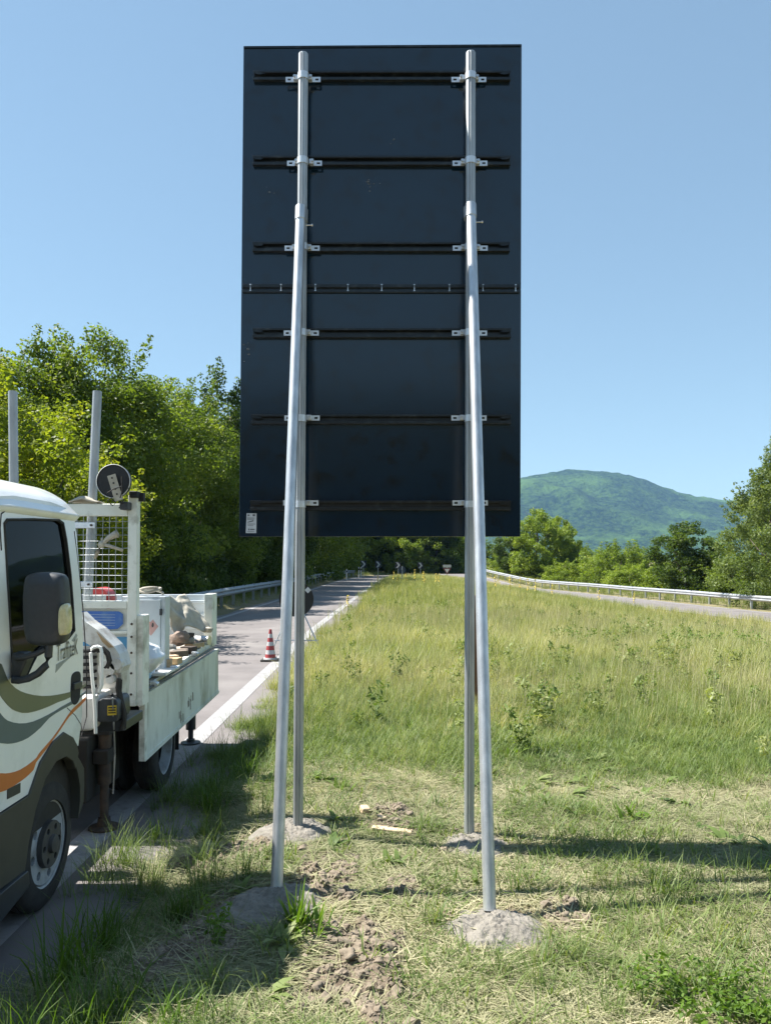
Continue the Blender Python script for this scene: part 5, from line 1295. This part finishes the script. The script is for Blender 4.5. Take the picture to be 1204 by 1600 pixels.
def place(name, n, box, dens, protos, label, smin, smax, tfun, pw=1.0, seed=0, extra=None, sfun=None):
    x, y = sample(n, *box, pw); z, dl, dr, sm = ground_z(x, y, True)
    keep = frustum(x, y) & (rng.random(n) < dens(x, y, dl, dr, sm)) & mound_mask(x, y)
    x, y, z, dl, dr, sm = (a[keep] for a in (x, y, z, dl, dr, sm)); n = len(x)
    s = rng.uniform(smin, smax, n)
    if sfun is not None: s = s * sfun(x, y, dl)
    ti = np.clip(tfun(x, y) + rng.normal(0, .17, n), 0, 1)
    return scatter(name, np.column_stack([x, y]), z, rng.uniform(0, 6.283, n), s, ti, rng.integers(0, len(protos), n), protos, label)
# masks along the verge
def vergemask(dl, x, y): return smoothstep(.33, .66, dl + .16 * fbm(x, y, 2.2, 41))
SG = [clump('grass_tuft', 13, .13, .06, 1.3, .0068, 1 + i, 'grass_green', curl=1.0) for i in range(3)]
ST = [clump('straw_tuft', 10, .19, .08, 1, .0062, 11 + i, 'straw', flat=.9) for i in range(3)]
MG = [clump('meadow_tuft', 15, .30, .08, 1.25, .0062, 21 + i, 'grass_meadow', curl=.75) for i in range(3)]
FG = [clump('far_tuft', 14, .50, .22, .6, .014, 31 + i, 'grass_meadow', curl=.45) for i in range(3)]
TG = [clump('tall_tuft', 22, .38, .06, 1.0, .0055, 41 + i, 'grass_green', curl=.75, seg=4) for i in range(3)]
patch = lambda x, y: fbm(x, y, .9, 51)
# cut ground near the posts: how green (0..1) at x, y
def green(x, y):
    g_ = .20 + .55 * fbm(x, y, 1.1, 52) + .25 * fbm(x, y, 3.5, 53)
    g_ = g_ + .75 * smoothstep(5.3, 6.8, y + .35 * fbm(x, y, .8, 54)) + .35 * smoothstep(1.0, 2.0, x) * smoothstep(3.6, 3.0, y) 
    return np.clip(g_, .08, 1)
inner = lambda dl, x, y: vergemask(dl, x, y)
place('short_grass', 46000, (-1.6, 6, 2.2, 9.5), lambda x, y, dl, dr, sm: inner(dl, x, y) * (1 - .93 * smoothstep(.1, .5, sm)) * green(x, y), SG, 'short mown green grass on the verge', .45, 1.25, lambda x, y: .42 + .3 * fbm(x, y, 1.6, 55), pw=1.0)
place('dry_straw', 80000, (-1.6, 5, 2.2, 8.0), lambda x, y, dl, dr, sm: inner(dl, x, y) * (1 - .95 * smoothstep(.15, .55, sm)) * np.clip(1.15 - .75 * green(x, y) - smoothstep(6, 7.5, y), .05, 1), ST, 'dry cut grass lying on the verge', .5, 1.3, lambda x, y: .42 + .32 * fbm(x, y, 2.0, 56))
place('meadow_grass', 34000, (-1.6, 10.5, 4.4, 19), lambda x, y, dl, dr, sm: inner(dl, x, y) * (1 - sm) * smoothstep(4.6, 9.0, y + 1.5 * fbm(x, y, .8, 57)), MG, 'tall yellow green meadow grass between the roads', .55, 1.15, lambda x, y: .53 + .42 * fbm(x, y, .55, 58) + .22 * fbm(x, y, 2.5, 69) + .10 * smoothstep(8, 16, y), sfun=lambda x, y, dl: (.40 + .80 * smoothstep(4.5, 13, y)) * (1 + .5 * fbm(x, y, 1.4, 68)))
place('far_meadow_grass', 26000, (-3, 40, 15, 82), lambda x, y, dl, dr, sm: inner(dl, x, y) * ((dr < -4.6) | (dr > 12)) * smoothstep(15, 19, y), FG, 'tall meadow grass running to the crest', .58, 1.0, lambda x, y: .55 + .40 * fbm(x, y, .22, 59))
place('far_verge_grass', 30000, (-16, 44, 14, 98), lambda x, y, dl, dr, sm: ((dl < -4.3) & (dl > -9) | (dr > .6) & (dr < 9)), FG, 'verge grass beyond both guardrails', .5, 1.0, lambda x, y: .30 + .2 * fbm(x, y, .3, 60))
place('edge_grass', 2300, (-1.7, -.1, 2.3, 8.5), lambda x, y, dl, dr, sm: smoothstep(.26, .46, dl + .12 * fbm(x, y, 2.2, 41)) * smoothstep(1.25, .7, dl) * np.clip(.35 + .9 * fbm(x, y, 1.5, 61), 0, 1) * (1 - .9 * sm), TG, 'long dark grass along the road edge', .35, .85, lambda x, y: .25 + .3 * fbm(x, y, 2, 62))
place('meadow_tufts', 5200, (-1, 9, 4.9, 13), lambda x, y, dl, dr, sm: inner(dl, x, y) * (1 - sm) * np.clip(fbm(x, y, .8, 63) * 2 + .15, 0, 1) * smoothstep(4.9, 6.6, y + .8 * fbm(x, y, 1, 70)), TG, 'scattered darker grass tufts in the meadow', .3, .75, lambda x, y: .48 + .35 * fbm(x, y, 2, 64))

SH = [clump('seed_stalks', 7, .52, .10, .45, .0030, 91 + i, 'straw', curl=.35) for i in range(3)]
place('seed_stalks', 13000, (-1.2, 11, 6.3, 22), lambda x, y, dl, dr, sm: inner(dl, x, y) * smoothstep(6.5, 9.5, y + .6 * fbm(x, y, .7, 57)) * np.clip(.55 + .8 * fbm(x, y, .5, 66), 0, 1), SH, 'pale seed stalks standing in the meadow', .6, 1.2, lambda x, y: .55 + .3 * fbm(x, y, .6, 67))
CT = [clump('cut_tuft', 15, .27, .10, 1, .0058, 81 + i, 'grass_green', flat=.88) for i in range(3)]
place('cut_grass_rows', 17000, (-1.1, 4.5, 2.3, 6.6), lambda x, y, dl, dr, sm: inner(dl, x, y) * (1 - .9 * sm) * np.clip(1.9 * fbm(x * .55, y * 1.9, 1.5, 77) - .12, 0, 1), CT, 'rows of freshly cut long grass lying on the verge', .5, 1.15, lambda x, y: .42 + .4 * fbm(x, y, 2.2, 78))
place('standing_tufts', 900, (.2, 5, 2.6, 6.2), lambda x, y, dl, dr, sm: inner(dl, x, y) * (1 - sm) * np.clip(1.8 * fbm(x, y, 1.3, 79), 0, 1), TG, 'single uncut grass tufts left standing on the mown verge', .25, .6, lambda x, y: .5 + .3 * fbm(x, y, 2, 80))
BW = []
for i in range(3):
    r_ = np.random.default_rng(300 + i); V = []; Fq = []
    for k in range(9):
        az = r_.uniform(0, 6.283); d = np.array([math.cos(az), math.sin(az), 0]); sd_ = np.array([-d[1], d[0], 0]); L_ = r_.uniform(.05, .12); e0 = r_.uniform(.2, .9); b0 = len(V); w_ = L_ * r_.uniform(.22, .34); p_ = np.zeros(3)
        for q_ in range(4):
            f_ = (.25, .95, .75, .08)[q_]; V += [p_ - sd_ * w_ * f_ * .5, p_ + sd_ * w_ * f_ * .5]; e_ = e0 - .35 * q_; p_ = p_ + (d * math.cos(e_) + np.array([0, 0, 1]) * math.sin(e_)) * L_ / 3
        for q_ in range(3): a_ = b0 + 2 * q_; Fq.append((a_, a_ + 1, a_ + 3, a_ + 2))
    me = fastmesh('rosette', np.array(V), np.array(Fq)); me.materials.append(M['grass_green']); BW.append(bpy.data.objects.new('rosette', me))
place('broad_leaved_weeds', 9000, (-1.2, 9, 2.4, 15), lambda x, y, dl, dr, sm: inner(dl, x, y) * (1 - sm) * np.clip(1.4 * fbm(x, y, 1.2, 71) + .12, 0, 1), BW, 'low broad leaved weeds mixed into the grass', .6, 1.5, lambda x, y: .45 + .3 * fbm(x, y, 1.5, 72))
TW = []
for i in range(3):
    r_ = np.random.default_rng(400 + i); cl_ = []
    for k in range(5):
        a_, t_ = r_.uniform(0, 6.283), r_.uniform(.03, .14)
        for q_ in (.35, .6, .85, 1): cl_.append(((t_ * q_ * math.cos(a_), t_ * q_ * math.sin(a_), .38 * q_ * r_.uniform(.8, 1.1)), .05))
    V, Fq, ti = leaves(cl_, 110, .055, 400 + i, .6, elong=.35); me = fastmesh('weed_spray', V, Fq); me.materials.append(M['grass_green']); TW.append(bpy.data.objects.new('weed_spray', me))
place('tall_weeds', 2200, (-1.2, 12, 5.6, 26), lambda x, y, dl, dr, sm: inner(dl, x, y) * (1 - sm) * smoothstep(5.6, 8, y) * np.clip(.9 * fbm(x, y, 1.6, 75) + .12, 0, .55), TW, 'leafy weeds growing through the meadow grass', .5, 1.1, lambda x, y: .6 + .25 * fbm(x, y, 1.5, 76))
CR = []
for i in range(3):
    bm = bmesh.new(); bmesh.ops.create_icosphere(bm, subdivisions=2, radius=.016)
    for v in bm.verts: v.co = v.co * (1 + .8 * noise.noise(v.co * 70 + Vector((i * 5, 0, 0)))); v.co.z *= .75
    me = bpy.data.meshes.new('crumb'); bm.to_mesh(me); bm.free(); me.materials.append(M['clay']); CR.append(bpy.data.objects.new('crumb', me))
place('soil_crumbs', 60000, (-1.5, 2.2, 2.3, 6.4), lambda x, y, dl, dr, sm: inner(dl, x, y) * smoothstep(.15, .6, sm) * .8, CR, 'crumbs of dry earth on the dug soil', .22, 1.0, lambda x, y: .5 + 0 * x, sfun=lambda x, y, dl: .55 + 1.5 * rng.random(len(x)) ** 6)
# individual plants -------------------------------------------------
def bladeplant(name, lab, cat, p, n, h, spread, w, seed, m, lean_=.8, group=None, tint=(.25, .7)):
    r = np.random.default_rng(seed); V = []; Fq = []; T = []; seg = 5
    for i in range(n):
        az = r.uniform(0, 6.283); ln = lean_ * r.uniform(.25, 1.3); hh = h * r.uniform(.5, 1.1); d = np.array([math.cos(az), math.sin(az), 0]); sd_ = np.array([-d[1], d[0], .25]); q = np.array([*(r.normal(0, spread, 2)), -.02]); el = 1.5 - .35 * ln; b0 = len(V); ww = w * r.uniform(.5, 1.3); ti = r.uniform(*tint)
        for k in range(seg + 1):
            t = k / seg; f = (min(1, .35 + 2.6 * t) * (1 - t ** 2.2) + .04)
            V += [q - sd_ * ww * .5 * f, q + sd_ * ww * .5 * f]; e_ = el - 1.5 * ln * t ** 1.4; q = q + (d * math.cos(e_) + np.array([0, 0, 1]) * math.sin(e_)) * hh / seg
        for k in range(seg): a = b0 + 2 * k; Fq.append((a, a + 1, a + 3, a + 2)); T.append(ti)
    me = fastmesh(name, np.array(V), np.array(Fq), np.array(T)); o = link(name, me, m, None, (p.x, p.y, gz1(p.x, p.y)))
    return tag(o, lab, cat, group)
bladeplant('leafy_weed', 'bright green leafy weed clump beside the left strut footing', 'weed', gp(466, 1452), 42, .22, .035, .020, 5, 'weed', .75)
bladeplant('leafy_weed', 'broad bladed shoots spilling to the right of the leafy weed clump', 'weed', gp(495, 1462), 30, .15, .05, .012, 6, 'weed', 1.1)
GC = 'long grass clumps beside the truck wheels'
for i, (px, py, n, h, lab) in enumerate(((118, 1490, 90, .42, 'tall dark grass clump right below the front wheel'), (160, 1440, 80, .40, 'tall grass clump in shadow right of the front wheel'), (45, 1600, 60, .42, 'yellow tipped grass clump in the bottom left picture corner'),
        (245, 1275, 60, .26, 'grass clump lit by a gap of sun beside the stabiliser foot'), (330, 1235, 90, .34, 'dark grass clump in the shadow of the drop side'), (385, 1195, 80, .34, 'tall dark grass clump left of the left posts'), (150, 1580, 80, .34, 'grass clump low at the bottom left half in sun'), (290, 1400, 50, .22, 'thin grass tuft in the cab shadow near the left footing'), (270, 1590, 90, .20, 'pale drooping grass tuft at the bottom edge left of the soil'), (215, 1545, 60, .24, 'grass tuft in shadow near the bottom left'))):
    bladeplant('grass_clump', lab, 'grass clump', gp(px, py), n, h, .055, .0075, 70 + i, 'weed', .8, GC, (.0, .42))
def leafy(name, lab, cat, p, h, n, L, seed, group=None, m='weed', nst=5, rad=.08):
    r = np.random.default_rng(seed); z0 = gz1(p.x, p.y); o = thing(name, lab, cat, (p.x, p.y, z0), group); mb = MB(); cl = []
    for i in range(nst):
        a = r.uniform(0, 6.28); tip = Vector((rad * math.cos(a) * r.uniform(.3, 1), rad * math.sin(a) * r.uniform(.3, 1), h * r.uniform(.6, 1.05))); b0 = Vector((p.x, p.y, z0 - .02)); mb.tube([b0, b0 + tip * .5 + Vector((0, 0, .02)), b0 + tip], .0028, 5, r2=.001)
        for t in (.35, .6, .85, 1.0): cl.append((tuple(tip * t), L * 1.1))
    V, Fq, ti = leaves(cl, n, L, seed, .7, elong=.45); me = fastmesh('leaf_spray', V, Fq, ti); link('leaf_spray', me, m, o); mb.build('stem', 'bark', o) if False else mb.build('stem', 'weed_stem', o)
    return o
M['weed_stem'] = mat('green_stem', (.10, .15, .04), None, 10, .7)
leafy('small_weed', 'small upright pale leaved weed catching sun left of the left strut', 'weed', gp(340, 1478), .20, 130, .028, 3)
leafy('clover_patch', 'bright green clover patch at the lower right', 'weed', gp(1085, 1560), .12, 900, .026, 4, None, 'weed', 40, .32)
leafy('clover_patch', 'small clover patch in the bottom right picture corner', 'weed', gp(1180, 1580), .10, 500, .026, 5, None, 'weed', 24, .2)
GW = 'fern leaved weeds standing in the meadow'
for i, (px, py, h, n) in enumerate(((905, 1010, .55, 500), (1060, 1015, .55, 500), (1105, 1005, .5, 500), (1160, 1005, .55, 600), (1195, 1015, .6, 500), (800, 985, .4, 400))):
    lb = ['tall fern leaved weed in mid meadow right of the posts', 'fern leaved weed left of a close pair at the far right of the meadow', 'fern leaved weed in the row at the far right of the meadow', 'bushy fern leaved weed near the right picture edge', 'fern leaved weed touching the right picture edge', 'small bushy weed just right of the right strut in the far meadow', 'leafy low weed in the cut grass on the right', 'leafy low weed right of the right strut', 'low weed in the cut grass between strut and right edge', 'lowest weed on the right where the grass is cut'][i]
    leafy('meadow_weed', lb, 'weed', gp(px, py), h * .7, n // 2, .055, 30 + i, GW, 'weed', 12, h * .8)
def dock(px, py, sd, lab, h=.3): bladeplant('dock_weed', lab, 'weed', gp(px, py), 16, h, .03, .03, sd, 'weed', 1.2, 'broad leaved weeds in the cut grass', (.3, .9))
dock(985, 1282, 1, 'dark broad leaved weed in the cut grass right of the posts', .16); dock(540, 1235, 2, 'broad leaved weed between the two upright posts', .13); dock(640, 1140, 3, 'broad leaved weed in the meadow between the posts', .16); dock(800, 1180, 4, 'broad leaved weed just right of the right strut', .16)
# yellow flower stalks on the crest
GY2 = 'yellow flower spikes in the meadow'
def mullein(px, py, top, Y, sd):
    z0 = gz1((px - 602) * Y / F, Y); p = at(px, top, Y); x = p.x; r = random.Random(sd); o = thing('flower_spike', 'lone yellow flower spike at the road edge left of the meadow' if sd == 0 else 'thin yellow flower spike standing above the meadow grass', 'flower', (x, Y, z0), GY2); h = p.z - z0
    MB().tube([Vector((x, Y, z0 - .05)), Vector((x + .02, Y, z0 + h * .6)), Vector((x, Y, z0 + h))], .010, 5, r2=.006).build('stem', 'weed_stem', o)
    bm = MB()
    for k in range(40):
        t = .45 + .55 * r.random(); an = r.uniform(0, 6.28); rr = (.03 + .03 * r.random()) * (1.15 - t * .8) * (1 + Y / 90); c = Vector((x + rr * math.cos(an), Y + rr * math.sin(an), z0 + h * t)); s = .017 * (1 + Y / 80) * r.uniform(.6, 1.3)
        u = Vector((r.gauss(0, 1), r.gauss(0, 1), r.gauss(0, 1))).normalized() * s; w = u.orthogonal().normalized() * s
        bm.add([c - u, c + w, c + u, c - w], [(0, 1, 2, 3)])
    bm.build('blossom', 'flower', o, recalc=False)
for i, (px, top, Y) in enumerate(((543, 929, 24), (590, 898, 52), (615, 892, 50), (621, 897, 48), (634, 896, 47), (648, 890, 50), (661, 893, 46), (663, 896, 44), (681, 896, 47), (685, 897, 46), (773, 899, 40), (796, 900, 38), (812, 902, 40), (824, 902, 38), (836, 904, 36), (862, 912, 36), (935, 922, 40), (990, 925, 38), (727, 903, 44))): mullein(px, 0, top, Y, i)
